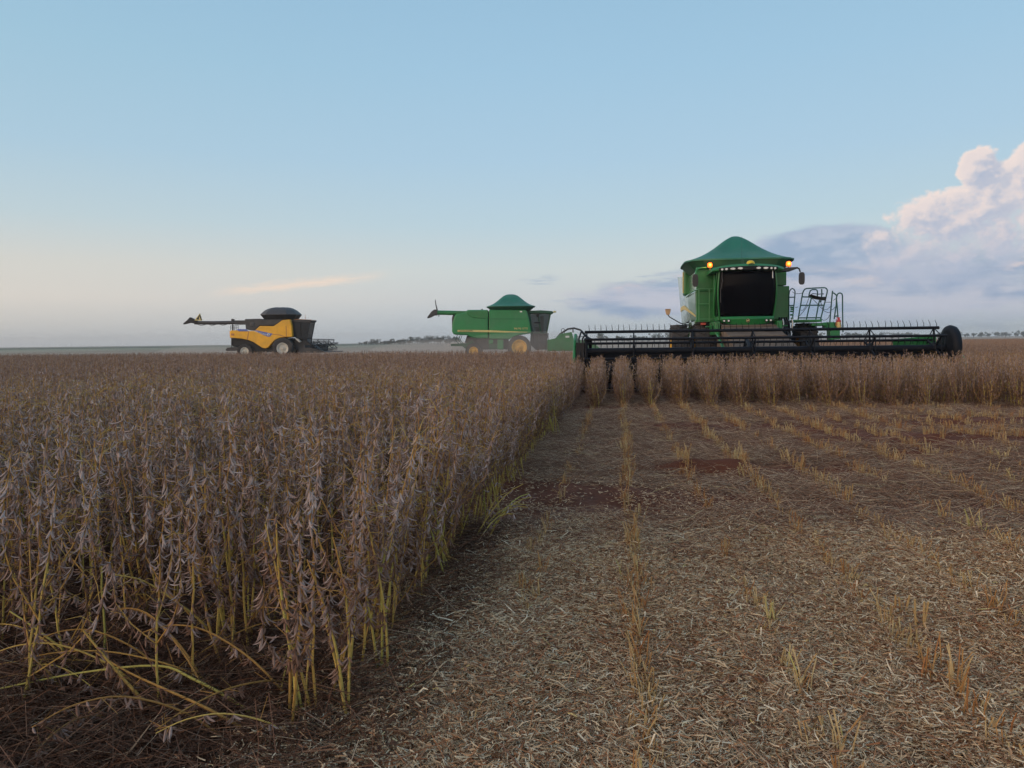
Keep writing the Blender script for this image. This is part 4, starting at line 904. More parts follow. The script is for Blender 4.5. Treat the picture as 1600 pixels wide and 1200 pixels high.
POD = plant_mat('dry_pod', [(0.0, (0.135,0.066,0.040)), (0.3, (0.215,0.122,0.086)), (0.6, (0.325,0.24,0.212)), (0.85, (0.45,0.37,0.345)), (1.0, (0.42,0.29,0.16))], spread=0.25)
STEM = plant_mat('dry_stem', [(0.0, (0.19,0.105,0.045)), (0.35, (0.42,0.24,0.065)), (0.6, (0.54,0.39,0.11)), (0.85, (0.48,0.43,0.11)), (1.0, (0.33,0.37,0.08))], spread=0.28)
STRAW = plant_mat('chopped_straw', [(0.0, (0.20,0.080,0.036)), (0.25, (0.36,0.19,0.10)), (0.42, (0.60,0.42,0.25)), (0.76, (0.75,0.59,0.385)), (0.95, (0.77,0.67,0.50)), (1.0, (0.64,0.50,0.13))], spread=0.10)
STRAWD = plant_mat('trampled_straw', [(0.0, (0.15,0.062,0.035)), (0.30, (0.24,0.135,0.085)), (0.6, (0.36,0.24,0.155)), (0.9, (0.54,0.42,0.29)), (1.0, (0.54,0.44,0.17))], spread=0.15)
STUB = plant_mat('cut_stubble', [(0.0, (0.32,0.12,0.045)), (0.30, (0.42,0.22,0.08)), (0.60, (0.50,0.36,0.17)), (0.90, (0.57,0.46,0.25)), (1.0, (0.48,0.45,0.13))], spread=0.5)
LEAF = plant_mat('withered_leaf', [(0.0, (0.16,0.08,0.04)), (0.6, (0.34,0.20,0.08)), (1.0, (0.55,0.36,0.12))], spread=0.3)

class TB:
    """triangle-light strips with a per-face tint"""
    def __init__(s): s.v = []; s.f = []; s.t = []; s.mi = []
    def stick(s, pts, r0, r1, tint, seg=4, mi=0, flat=1.0):
        P = [Vector(p) for p in pts]; n = len(P); b = len(s.v)
        for i, p in enumerate(P):
            t = (P[min(i+1, n-1)]-P[max(i-1, 0)])
            t = t.normalized() if t.length > 1e-9 else Vector((0,0,1))
            a = t.orthogonal().normalized(); c = t.cross(a); r = r0+(r1-r0)*i/(n-1)
            for k in range(seg):
                th = 2*math.pi*k/seg; q = p + a*math.cos(th)*r + c*math.sin(th)*r*flat; s.v.append((q.x, q.y, q.z))
        for i in range(n-1):
            for k in range(seg):
                s.f.append((b+i*seg+k, b+i*seg+(k+1) % seg, b+(i+1)*seg+(k+1) % seg, b+(i+1)*seg+k)); s.t.append(tint); s.mi.append(mi)
        s.f.append(tuple(b+(n-1)*seg+k for k in range(seg))); s.t.append(tint); s.mi.append(mi)
        return s
    def pod(s, p, d, L, w, tint, mi=1, segs=4):
        """curved, beaded, flattened pod hanging from p along d"""
        p = Vector(p); d = Vector(d).normalized(); side = d.cross(Vector((0,0,1)))
        side = side.normalized() if side.length > 1e-3 else Vector((1,0,0)); up = side.cross(d); b = len(s.v)
        prof = {4: (0.25, 0.95, 1.0, 0.9, 0.12), 2: (0.3, 1.0, 0.15)}[segs]
        for i, k in enumerate(prof):
            t = i/segs; q = p + d*L*t - up*L*0.22*(t*(1-t))*4*0.5
            for (a, c) in ((1,0),(0,0.62),(-1,0),(0,-0.62)):
                r = q + side*(a*w*k) + up*(c*w*k); s.v.append((r.x, r.y, r.z))
        for i in range(segs):
            for k in range(4):
                s.f.append((b+i*4+k, b+i*4+(k+1) % 4, b+(i+1)*4+(k+1) % 4, b+(i+1)*4+k)); s.t.append(min(1, max(0, tint+random.uniform(-0.05, 0.05)))); s.mi.append(mi)
        return s
    def leaf(s, p, d, L, w, tint, mi=1):
        p = Vector(p); d = Vector(d).normalized(); side = d.cross(Vector((0.2,0.1,1))).normalized(); up = side.cross(d); b = len(s.v)
        for i, (t, k, h) in enumerate(((0,0.1,0),(0.3,1,0.18),(0.65,0.8,0.1),(1,0.05,-0.2))):
            for a in (-1, 0, 1):
                q = p + d*L*t + side*a*w*k + up*(h*w*2 + (0.5*w*k if a else 0)); s.v.append((q.x, q.y, q.z))
        for i in range(3):
            for k in range(2): s.f.append((b+i*3+k, b+i*3+k+1, b+(i+1)*3+k+1, b+(i+1)*3+k)); s.t.append(tint); s.mi.append(mi)
    def mesh(s, name, mats):
        me = bpy.data.meshes.new(name); me.from_pydata(s.v, [], s.f)
        for m in mats: me.materials.append(m)
        me.polygons.foreach_set('material_index', s.mi)
        a = me.attributes.new('tint', 'FLOAT', 'FACE'); a.data.foreach_set('value', s.t); me.update(); return me

def grow(stem, pods, H, lean=(0, 0), dens=1.0, lod=0, bare=0.16, path=None, U=random.uniform, low=0.40):
    """one soybean plant: zigzag stem, a few side branches, clusters of hanging pods and leftover leaf stalks"""
    st = 0.5+U(-0.5, 0.5)
    if path is None:
        n = 9 if lod == 0 else 4; pts = []; wx = wy = 0
        for i in range(n+1):
            t = i/n; wx += U(-0.012, 0.012); wy += U(-0.012, 0.012)
            pts.append((lean[0]*t*t*H + wx*(1 if i else 0), lean[1]*t*t*H + wy*(1 if i else 0), H*t if i else -0.03))
    else: pts = path
    h_ = len(pts)//2; sg = 5 if lod == 0 else 3
    if lod == 0 and path is None:
        for j in range(3): a_ = U(0, 6.28); L_ = U(0.05, 0.12); stem.stick([pts[1], tuple(Vector(pts[1])+Vector((math.cos(a_)*L_, math.sin(a_)*L_, U(-.02,.06))))], 0.0013, 0.0008, 0.05, 3)
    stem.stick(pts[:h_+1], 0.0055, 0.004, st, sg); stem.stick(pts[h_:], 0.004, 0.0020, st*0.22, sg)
    axes = [(pts, 1.0)]
    for k in range(random.choice((2, 3, 3, 4)) if path is None else 1):
        i = (1 if low > 0.3 else 0) + int(U(0, low)*len(pts)); a = U(0, 6.28); L = H*U(0.35, 0.62 if low > 0.3 else 0.8); p = Vector(pts[i]); o = U(0.10, 0.24)*(H+0.1)
        br = [tuple(p + Vector((math.cos(a)*o*math.sin(min(1.57, t*2.6)), math.sin(a)*o*math.sin(min(1.57, t*2.6)), L*t))) for t in ((0,0.25,0.5,0.75,1.0) if lod == 0 else (0,0.5,1))]
        stem.stick(br, 0.0036, 0.0014, min(1, max(0, st*0.4+U(-0.15, 0.10))), 4 if lod == 0 else 3); axes.append((br, 0.62))
    for pts_, wgt in axes:
        k = int(dens*wgt*(28 if lod == 0 else 17))
        for j in range(k):
            t = (j+U(0, 0.9))/k
            if pts_ is pts and t < bare: continue
            q = t*(len(pts_)-1); i = min(int(q), len(pts_)-2); p = Vector(pts_[i]).lerp(Vector(pts_[i+1]), q-i)
            a0 = U(0, 6.28); base = U(0.02, 0.45) + 0.42*min(1.0, max(0.0, (p.z-0.30)/0.45))  # pod tint by height: painted-in sky light, soil bounce and sun bleaching
            for m in range(random.choice((2, 3, 3, 4, 5)) if lod == 0 else random.choice((2, 3))):
                a = a0 + U(-1.0, 1.0); dn = U(-2.8, -0.5) if U(0, 1) < 0.80 else U(-0.4, 0.8)
                d = (math.cos(a), math.sin(a), dn)
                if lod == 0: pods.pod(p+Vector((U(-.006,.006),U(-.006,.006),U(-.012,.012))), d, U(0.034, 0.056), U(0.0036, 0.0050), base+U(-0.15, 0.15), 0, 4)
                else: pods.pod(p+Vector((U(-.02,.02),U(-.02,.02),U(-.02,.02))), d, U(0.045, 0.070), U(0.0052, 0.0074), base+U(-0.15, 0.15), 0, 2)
            if U(0, 1) < 0.30 and lod == 0:
                a = a0+U(-1, 1); L = U(0.08, 0.16); d = Vector((math.cos(a), math.sin(a), U(0.1, 1.1))).normalized()
                stem.stick([p, p+d*L*0.5+Vector((0,0,0.01)), p+d*L+Vector((0,0,-0.02))], 0.0014, 0.0008, st*0.7, 3)

# ------------------------------------------------------------------ where the plants stand
def cam_uv(x, y, z=0.5):
    P = CAM_M.inverted(); M3 = np.array(P)
    v = M3 @ np.stack([x, y, np.full_like(x, z), np.ones_like(x)]); d = -v[2]
    return 800+FPX*v[0]/np.maximum(d, 0.01), 600-FPX*v[1]/np.maximum(d, 0.01), d
def depth(x, y): return x*FWD[0]+y*FWD[1]
def side(x, y): return x*RGT[0]+y*RGT[1]
def in_view(x, y, pad=1.12, extra=1.6):
    D = depth(x, y); L = side(x, y)
    return (D > 0.5) & (np.abs(L) < 0.665*D*pad + extra)
def row_points(x0, x1, y0, y1, step):
    k0, k1 = math.ceil((x0-ROW0)/ROWS), math.floor((x1-ROW0)/ROWS); out = []
    for k in range(k0, k1+1):
        n = int((y1-y0)/step); y = y0 + (np.arange(n)+rng.random(n)*0.9)*step; x = ROW0+k*ROWS + rng.normal(0, 0.028, n)
        out.append(np.stack([x, y], 1))
    return np.concatenate(out)
near_edge = lambda x: np.interp(x, [-4.0, -2.6, -1.8, -1.1], [3.55, 3.2, 2.9, 2.7]) + 0.0*x
P_left = row_points(-48, X_EDGE+0.01, 1.5, 60, 0.072)
D = depth(P_left[:,0], P_left[:,1]); L = side(P_left[:,0], P_left[:,1])
farlim = np.interp(L, [-35, -10, 0, 3], [50, 42, 37, 34])
keep = in_view(P_left[:,0], P_left[:,1]) & (D < farlim+rng.normal(0, 0.4, len(D))) & (D > near_edge(P_left[:,0]-0.0)+rng.normal(0, 0.22, len(D)))
P_left = P_left[keep]
P_front = row_points(X_EDGE+0.1, 17, Y_FRONT, 21.1, 0.06)
P_front = P_front[in_view(P_front[:,0], P_front[:,1]) & (P_front[:,1] > Y_FRONT + rng.normal(0, 0.10, len(P_front)) + 0.25*np.sin(P_front[:,0]*2.1))]
P_right = row_points(8.95, 110, 21.1, 60, 0.085); P_right = P_right[in_view(P_right[:,0], P_right[:,1], 1.15, 2.0)]
P_right2 = row_points(20, 150, 60, 150, 0.22); P_right2 = P_right2[in_view(P_right2[:,0], P_right2[:,1], 1.08, 1.0)]
dist = np.hypot(P_left[:,0], P_left[:,1])
u_, v_, d_ = cam_uv(P_left[:,0], P_left[:,1], 0.7); vis = (u_ > -60) & (u_ < 1660)
order = np.argsort(np.where(vis, dist, 1e9)); N_NEAR = 292
near_pts = P_left[order[:N_NEAR]]; rest_left = P_left[order[N_NEAR:]]

def instancer(name, pts, z, rot, scl, idx, sources, label, cat=None):
    me = bpy.data.meshes.new(name); me.from_pydata(np.column_stack([pts, z]).tolist(), [], [])
    for nm, typ, arr in (('rot','FLOAT_VECTOR',rot),('scl','FLOAT',scl),('pick','INT',idx)):
        a = me.attributes.new(nm, typ, 'POINT'); a.data.foreach_set('vector' if typ == 'FLOAT_VECTOR' else 'value', np.asarray(arr).ravel().astype(np.int32 if typ == 'INT' else np.float32))
    o = bpy.data.objects.new(name, me); COL.objects.link(o)
    ng = bpy.data.node_groups.new(name, 'GeometryNodeTree')
    ng.interface.new_socket('Geometry', in_out='INPUT', socket_type='NodeSocketGeometry'); ng.interface.new_socket('Geometry', in_out='OUTPUT', socket_type='NodeSocketGeometry')
    nd = ng.nodes; gi = nd.new('NodeGroupInput'); go = nd.new('NodeGroupOutput'); ip = nd.new('GeometryNodeInstanceOnPoints'); jn = nd.new('GeometryNodeJoinGeometry')
    for s_ in sources:
        oi = nd.new('GeometryNodeObjectInfo'); oi.inputs['Object'].default_value = s_; oi.inputs['As Instance'].default_value = False; g2 = nd.new('GeometryNodeGeometryToInstance'); ng.links.new(oi.outputs['Geometry'], g2.inputs[0]); ng.links.new(g2.outputs[0], jn.inputs[0])
    def attr(nm, typ):
        a = nd.new('GeometryNodeInputNamedAttribute'); a.data_type = typ; a.inputs['Name'].default_value = nm; return a.outputs[0]
    e2r = nd.new('FunctionNodeEulerToRotation'); ng.links.new(attr('rot','FLOAT_VECTOR'), e2r.inputs[0])
    ng.links.new(gi.outputs[0], ip.inputs['Points']); ng.links.new(jn.outputs[0], ip.inputs['Instance']); ip.inputs['Pick Instance'].default_value = True
    ng.links.new(attr('pick','INT'), ip.inputs['Instance Index']); ng.links.new(e2r.outputs[0], ip.inputs['Rotation']); ng.links.new(attr('scl','FLOAT'), ip.inputs['Scale'])
    ng.links.new(ip.outputs[0], go.inputs[0])
    md = o.modifiers.new('scatter', 'NODES'); md.node_group = ng
    return tag(o, label, cat, kind='stuff')
def source(name, me): return bpy.data.objects.new(name, me)          # not linked to the scene: only feeds the scatter
def rots(n, tilt=0.07):
    r = np.zeros((n, 3)); r[:,0] = rng.normal(0, tilt, n); r[:,1] = rng.normal(0, tilt, n); r[:,2] = rng.uniform(0, 6.28, n); return r

# near plants: one object each
STEMS, PODS = [], []
for k in range(14):
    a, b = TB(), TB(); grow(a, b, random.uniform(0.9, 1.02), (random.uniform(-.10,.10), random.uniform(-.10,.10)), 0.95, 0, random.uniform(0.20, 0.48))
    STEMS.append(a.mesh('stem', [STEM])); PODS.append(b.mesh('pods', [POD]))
zs = ground_z(near_pts[:,0], near_pts[:,1])
for i, ((x, y), z) in enumerate(zip(near_pts, zs)):
    t = empty('soybean_plant', (x, y, z)); k = int(rng.integers(0, 14))
    edge = x > X_EDGE-0.3
    lean = rng.normal(0, 0.06) + (0.13 if edge and rng.random() < 0.5 else 0)
    t.rotation_euler = (rng.normal(0, 0.09), lean + rng.normal(0, 0.04), rng.uniform(0, 6.28) if not edge else 0); s_ = rng.uniform(0.86, 1.12); t.scale = (s_, s_, s_)
    tag(t, 'dry brown soybean plant standing upright at the near front of the uncut crop', 'soybean plant', 'soybean plants standing at the front of the crop')
    for nm, me in (('stem', STEMS[k]), ('pods', PODS[k])):
        c = bpy.data.objects.new(nm, me); COL.objects.link(c); c.parent = t
        if nm == 'pods': c['kind'] = 'stuff'
# the rest of the crop
mid_src, far_src = [], []
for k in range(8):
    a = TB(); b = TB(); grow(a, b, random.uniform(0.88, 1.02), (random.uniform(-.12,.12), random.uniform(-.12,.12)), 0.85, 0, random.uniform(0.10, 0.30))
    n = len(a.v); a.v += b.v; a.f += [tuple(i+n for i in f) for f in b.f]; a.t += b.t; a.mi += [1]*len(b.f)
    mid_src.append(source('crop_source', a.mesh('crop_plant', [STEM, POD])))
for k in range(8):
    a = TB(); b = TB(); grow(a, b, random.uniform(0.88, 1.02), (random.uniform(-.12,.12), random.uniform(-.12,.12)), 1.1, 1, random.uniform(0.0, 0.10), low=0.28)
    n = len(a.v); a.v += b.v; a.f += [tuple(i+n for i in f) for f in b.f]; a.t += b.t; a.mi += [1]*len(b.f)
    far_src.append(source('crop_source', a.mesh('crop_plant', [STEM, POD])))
dl = np.hypot(rest_left[:,0], rest_left[:,1]); mid_p = rest_left[dl < 13]; far_p = rest_left[dl >= 13]
def crop(name, pts, src, label, hs=1.0):
    n = len(pts); hv = 0.93 + 0.14*(fbm(pts[:,0]*0.5, pts[:,1]*0.35, 21, 3))
    return instancer(name, pts, ground_z(pts[:,0], pts[:,1]), rots(n), (hv*rng.uniform(0.90, 1.07, n))*hs, rng.integers(0, len(src), n), src, label)
crop('standing_crop', np.concatenate([mid_p]), mid_src, 'dense dry brown soybean crop standing ripe in the left half of the field')
crop('standing_crop', far_p, far_src, 'dry soybean crop standing farther back towards the yellow combine', 0.98)
crop('standing_crop', P_front, far_src + mid_src[:3], 'strip of uncut soybean rows standing in front of the wide reel', 0.99)
crop('standing_crop', np.concatenate([P_right, P_right2]), far_src, 'distant uncut soybean crop beyond the end of the reel', 0.95)

# ------------------------------------------------------------------ leaning and fallen plants along the cut edge and in the foreground
def bent(path_px, name, label, cat, dens=0.5, tint=None, group=None, r=0.006):
    """plant bent over along 3-D points; its base is its origin"""
    pts = [Vector(p) for p in path_px]; o = pts[0].copy(); pts = [p-o for p in pts]
    # smooth the bend
    fine = []
    for i in range(len(pts)-1):
        p0 = pts[max(0, i-1)]; p1 = pts[i]; p2 = pts[i+1]; p3 = pts[min(len(pts)-1, i+2)]
        for k in range(4):
            t = k/4; fine.append(0.5*((2*p1)+(p2-p0)*t+(2*p0-5*p1+4*p2-p3)*t*t+(3*p1-p0-3*p2+p3)*t**3))
    fine.append(pts[-1])
    a, b = TB(), TB(); st = tint if tint is not None else random.uniform(0.3, 0.9)
    a.stick(fine, r, r*0.45, st, 6); grow_p = fine
    for j in range(int(24*dens)):
        t = random.uniform(0.25, 1.0); q = t*(len(fine)-1); i = min(int(q), len(fine)-2); p = fine[i].lerp(fine[i+1], q-i); a0 = random.uniform(0, 6.28)
        for m in range(random.choice((1, 2, 3))):
            an = a0+random.uniform(-1, 1); b.pod(p, (math.cos(an)*0.7, math.sin(an)*0.7, random.uniform(-1.3, -0.1)), random.uniform(.034,.05), random.uniform(.004,.0054), random.uniform(0.05, 0.6), 0, 4)
        if random.random() < 0.4: a.stick([p, p+Vector((random.uniform(-.08,.08), random.uniform(-.08,.08), random.uniform(-.05,.07)))], 0.0013, 0.0008, 0.1, 3)
    t = empty(name, o); tag(t, label, cat, group)
    for nm, me in (('stem', a.mesh('stem', [STEM])), ('pods', b.mesh('pods', [POD]))):
        c = bpy.data.objects.new(nm, me); COL.objects.link(c); c.parent = t
        if nm == 'pods': c['kind'] = 'stuff'
    return t
def gp(px, py, h=0.0):
    p = at_z(px, py); p.z = float(ground_z(p.x, p.y)) + h; return p
def up(px, py, D, dx=0.0):
    """point seen at a pixel at a given distance ahead"""
    d = ray(px, py); t = D/(d.x*FWD[0]+d.y*FWD[1]); return Vector((d.x*t, d.y*t, CAM_H+d.z*t))
def Dof(px, py):
    p = at_z(px, py); return depth(p.x, p.y)
FALL_MANY = 'brown plants lying over before the crop'
FALL = 'bent and fallen soybean plants before the crop'
b0 = Dof(345, 1030)
bent([gp(345,1030), up(318,975,b0-0.05), up(275,940,b0-0.12), up(225,908,b0-0.2), up(180,898,b0-0.28)], 'fallen_plant', 'yellow stem arching over like a bow above the dark gap', 'fallen plant', 0.5, 0.5, FALL)
b0 = Dof(415, 1128)
bent([gp(415,1128), up(360,1092,b0+0.05), up(300,1060,b0+0.10), up(245,1040,b0+0.15), up(120,1052,b0+0.15), up(-10,1078,b0+0.1)], 'fallen_plant', 'long yellow green stem lying almost flat across the dark soil', 'fallen plant', 0.4, 0.75, FALL, 0.0065)
b0 = Dof(135, 1045)
bent([gp(135,1045), up(90,1008,b0), up(50,978,b0), up(15,955,b0)], 'fallen_plant', 'short yellow green stem leaning above the dark soil at the crop front', 'fallen plant', 0.4, 0.7, FALL)
b0 = Dof(248, 1122)
bent([gp(248,1122), up(215,1085,b0), up(175,1040,b0), up(130,985,b0)], 'fallen_plant', 'thick yellow stem crossing the long fallen one with its tip broken off', 'fallen plant', 0.8, 0.55, FALL, 0.0075)
b0 = Dof(420, 1160)
bent([gp(405,1152), up(330,1110,b0), up(270,1082,b0+0.1), up(200,1050,b0+0.2), up(150,1020,b0+0.25)], 'fallen_plant', 'grey brown stalk lying low behind the long yellow green stem', 'fallen plant', 0.3, 0.05, FALL)
b0 = Dof(100, 1095)
bent([gp(100,1092), up(85,1062,b0), up(70,1045,b0), up(52,1028,b0)], 'fallen_plant', 'small broken yellow stub beside the crossed fallen stems', 'fallen plant', 0.4, 0.4, FALL)
for k in range(22):
    px = random.uniform(-40, 640); py = np.interp(px, [0, 350, 640], [985, 1065, 1120]) + random.uniform(-10, 110); p = gp(px, py); L = random.uniform(0.45, 0.9); an = random.uniform(0, 6.28) if random.random() < 0.4 else random.gauss(math.pi, 0.7)
    el = random.uniform(0.06, 0.75); dr = Vector((math.cos(an), math.sin(an)*0.8, 0)); pts = [p, p+dr*L*0.25+Vector((0,0,L*0.28*el+0.03)), p+dr*L*0.55+Vector((0,0,L*0.5*el+0.03)), p+dr*L*0.8+Vector((0,0,L*0.52*el+0.025)), p+dr*L+Vector((0,0,L*0.42*el+0.02))]
    bent(pts, 'fallen_plant', 'brown soybean plant lying over with its pods on the dark soil before the crop', 'fallen plant', random.uniform(0.5, 1.0), random.choice((0.05, 0.15, 0.3, 0.5, 0.7)), FALL_MANY, random.uniform(0.0035, 0.005))
# tall leaning clumps standing out at the front of the crop
for base, tip, n, lab in (((465,1130),(425,830),4,'tall yellow stemmed plant leaning over in the bundle at the front corner of the crop'), ((535,1135),(490,860),3,'orange stemmed plant leaning next to the tall yellow bundle'),
                          ((345,1020),(320,760),4,'greenish stemmed plant rising straight up from the dark gap'), ((590,1060),(560,800),3,'brown plant at the corner where the crop meets the pale chaff'),
                          ((30,960),(-10,760),2,'orange stemmed plant leaning beside the short fallen yellow stem')):
    D0 = Dof(*base); o = gp(*base)
    for k in range(n):
        a, b = TB(), TB(); t = empty('leaning_plant', o + Vector((random.uniform(-.03,.03), random.uniform(-.03,.03), 0)))
        e = up(tip[0]+random.uniform(-22,22), tip[1]+random.uniform(-40,40), D0+random.uniform(-0.12,0.15)) - o
        pts = [e*tt + Vector((0.03*math.sin(tt*3+k), 0, 0.05*math.sin(tt*math.pi))) for tt in np.linspace(0, 1, 11)]
        st = random.uniform(0.4, 0.95); a.stick(pts[:7], 0.0062, 0.0042, st, 6); a.stick(pts[6:], 0.0042, 0.0025, st*0.5, 6)
        for j in range(20):
            tt = random.uniform(0.22, 1)*9.99; p = pts[int(tt)].lerp(pts[int(tt)+1], tt % 1); a0 = random.uniform(0, 6.28)
            for m in range(random.choice((1,2,3))):
                an = a0+random.uniform(-1,1); b.pod(p, (math.cos(an), math.sin(an), random.uniform(-2.2,0.0)), random.uniform(.038,.056), random.uniform(.0042,.0058), random.uniform(0.0, 0.6), 0, 4)
        tag(t, lab, 'leaning plant', 'leaning plants at the front of the crop')
        for nm, me in (('stem', a.mesh('stem', [STEM])), ('pods', b.mesh('pods', [POD]))):
            c = bpy.data.objects.new(nm, me); COL.objects.link(c); c.parent = t
            if nm == 'pods': c['kind'] = 'stuff'
# plants pushed over onto the stubble along the edge
for (bx, by), (tx, ty), lab in (((810,752),(775,655),'pale green plant tipping away from the crop edge, in the farther of two pale clumps'), ((765,810),(735,690),'pale yellow plant leaning off the crop edge, in the nearer of two pale clumps'), ((755,845),(810,775),'broken pale plant thrown out onto the stubble beside the crop edge'),
                       ((870,680),(855,600),'pale plant leaning at the far end of the crop edge'), ((690,905),(640,760),'brown plant leaning beside the pale chaff')):
    D0 = Dof(bx, by); o = gp(bx, by)
    for k in range(8):
        a, b = TB(), TB(); t = empty('pushed_over_plant', o + Vector((random.uniform(-.07,.07), random.uniform(-.2,.2), 0)))
        e = up(tx+random.uniform(-25,25), ty+random.uniform(-20,40), D0+random.uniform(-0.3,0.3)) - o
        pts = [e*tt+Vector((0,0,0.10*math.sin(tt*2.6))) for tt in np.linspace(0, 1, 6)]; a.stick(pts, 0.0055, 0.0025, random.uniform(0.55, 1.0), 5)
        for j in range(8):
            p = pts[int(random.uniform(2, 5.9))]; an = random.uniform(0, 6.28); b.pod(p, (math.cos(an), math.sin(an), random.uniform(-1.6,0.2)), 0.050, 0.0054, random.uniform(0.2, 0.8), 0, 4)
        tag(t, lab, 'pushed over plant', 'plants pushed over along the crop edge')
        for nm, me in (('stem', a.mesh('stem', [STEM])), ('pods', b.mesh('pods', [POD]))):
            c = bpy.data.objects.new(nm, me); COL.objects.link(c); c.parent = t
            if nm == 'pods': c['kind'] = 'stuff'

# ------------------------------------------------------------------ stubble tufts left in the cut rows
def tuft(n, L, w, h, leaf=0.3):
    a = TB()
    for k in range(n):
        x, y = random.gauss(0, w*0.5), random.uniform(-L/2, L/2); hh = h*random.uniform(0.4, 1.15); lx, ly = random.gauss(0, 0.2)*hh, random.gauss(0, 0.28)*hh
        a.stick([(x,y,-0.02),(x+lx*0.4,y+ly*0.4,hh*0.55),(x+lx,y+ly,hh)], random.uniform(0.0022,0.0042), random.uniform(0.0018,0.003), random.random(), 4)
        if random.random() < 0.5:
            an = random.uniform(0, 6.28); a.leaf((x, y, hh*random.uniform(0.05, 0.5)), (math.cos(an), math.sin(an), random.gauss(-.2, .4)), random.uniform(.025,.05), random.uniform(.004,.009), random.uniform(0, 0.25), 0)
        if random.random() < leaf:
            an = random.uniform(0, 6.28); a.stick([(x,y,hh*0.3),(x+math.cos(an)*0.06,y+math.sin(an)*0.06,hh*0.3+random.uniform(-.02,.05))], 0.0022, 0.0012, random.random()*0.5, 3)
    return a
TUFTS = [tuft(random.randint(6, 10), 0.20, 0.036, random.uniform(0.08, 0.14)).mesh('stubble_tuft', [STUB]) for k in range(10)]
S = row_points(X_EDGE+0.3, 20, 1.9, Y_FRONT+0.5, 0.10); S = S[in_view(S[:,0], S[:,1], 1.1, 0.4)]
prob = 0.34 + 0.5*fbm(S[:,0]*1.7, S[:,1]*0.9, 31, 3); prob *= np.where(np.abs(S[:,0]-ROW0) < 0.2, 2.2, 1.0); prob *= np.where(np.abs(S[:,0]-ROW0-2*ROWS) < 0.2, 1.35, 1.0)
S0 = row_points(ROW0-0.1, ROW0+0.1, 1.9, Y_FRONT+0.5, 0.085); S0 = S0[rng.random(len(S0)) < 0.9*np.clip((fbm(S0[:,0], S0[:,1]*1.3, 61, 3)-0.22)*2.8, 0.35, 1)]
kk = np.round((S[:,0]-ROW0)/ROWS).astype(int); strength = np.array([{-1:0.45, 0:0.5, 1:0.5, 2:0.9, 3:0.75, 4:0.7, 5:0.8}.get(int(q), 0.62) for q in kk])
S = S[rng.random(len(S)) < np.clip(strength*(0.42+2.6*(fbm(S[:,0]*1.7, S[:,1]*0.8, 31, 3)-0.28)), 0.06, 0.95)]
S = np.concatenate([S, S0])
ds = np.hypot(S[:,0], S[:,1]); od = np.argsort(ds); S = S[od]; ds = ds[od]
uS, vS, dS = cam_uv(S[:,0], S[:,1], 0.05); inn = (uS > 560) & (uS < 1610) & (vS < 1230)
NT_ = 220; S1 = S[inn][:NT_]; S2 = np.concatenate([S[inn][NT_:], S[~inn]])
for (x, y) in S1:
    o = bpy.data.objects.new('stubble_tuft', TUFTS[int(rng.integers(0, 10))]); COL.objects.link(o); o.location = (x, y, float(ground_z(x, y))+0.012); o.rotation_euler = (rng.normal(0,.1), rng.normal(0,.1), rng.normal(0, 0.25)); k = rng.uniform(0.7, 1.15); o.scale = (k, 1.0, k)
    tag(o, 'short tuft of cut orange brown soybean stubble left in a harvested row', 'stubble', 'stubble tufts in the cut rows close by')
for (px, py, h, lab) in ((1443,995,0.17,'pair of upright yellow green stubs standing apart in the chaff'), (1210,985,0.15,'short yellow stubs among rust brown chaff in a cut row'), (1405,970,0.13,'forked yellow stub a step from the upright yellow green pair'), (1150,725,0.16,'green yellow stub beside the red mound of soil'), (1325,790,0.17,'pair of green yellow stubs on the dark soil past the red mound')):
    a = TB()
    for k in range(3):
        x = random.uniform(-.03,.03); lx = random.uniform(-.03,.03); a.stick([(x,0,-0.02),(x+lx*0.5,0.01,h*0.5),(x+lx,0.0,h*random.uniform(0.8,1.1))], 0.0055, 0.0045, random.uniform(0.85, 1.0), 6)
        a.stick([(x,0,h*0.4),(x+random.uniform(-.05,.05),0.02,h*0.75)], 0.003, 0.002, 0.7, 4)
    o = bpy.data.objects.new('yellow_stub', a.mesh('yellow_stub', [STUB])); COL.objects.link(o); o.location = gp(px, py); tag(o, lab, 'stubble')
tsrc = [source('stubble_source', m) for m in TUFTS]
n = len(S2); rr_ = rots(n, 0.1); rr_[:,2] = rng.normal(0, 0.25, n)
instancer('cut_stubble', S2, ground_z(S2[:,0], S2[:,1])+0.01, rr_, rng.uniform(0.7, 1.25, n), rng.integers(0, 10, n), tsrc, 'rows of short cut stubble running away across the harvested ground')

# ------------------------------------------------------------------ loose straw: pale chopped chaff near the camera, long dark trampled straw farther off
def litter(n, rad, l0, l1, r0, r1, hz, across=0.0, mats=STRAW, seg=3, curl=0.25):
    a = TB()
    for k in range(n):
        x, y = random.gauss(0, rad*0.5), random.gauss(0, rad*0.5); L = random.uniform(l0, l1); an = random.uniform(0, math.pi) if random.random() > across else random.gauss(0, 0.35)
        d = Vector((math.cos(an), math.sin(an), random.gauss(0, 0.22))); z = random.uniform(0.0, hz); c = Vector((x, y, z)); nn = Vector((-d.y, d.x, random.uniform(0, 1)))*L*random.uniform(-curl, curl)
        tt = random.random()**1.25
        a.stick([c-d*L/2, c+nn, c+d*L/2], random.uniform(r0, r1), random.uniform(r0, r1)*0.7, tt, seg, flat=random.uniform(0.3, 1.0))
    return source('straw_source', a.mesh('straw', [mats]))
chop = [litter(110, 0.20, 0.008, 0.038 if k else 0.085, 0.0009, 0.0026 if k else 0.0042, 0.024) for k in range(8)]
husk = []
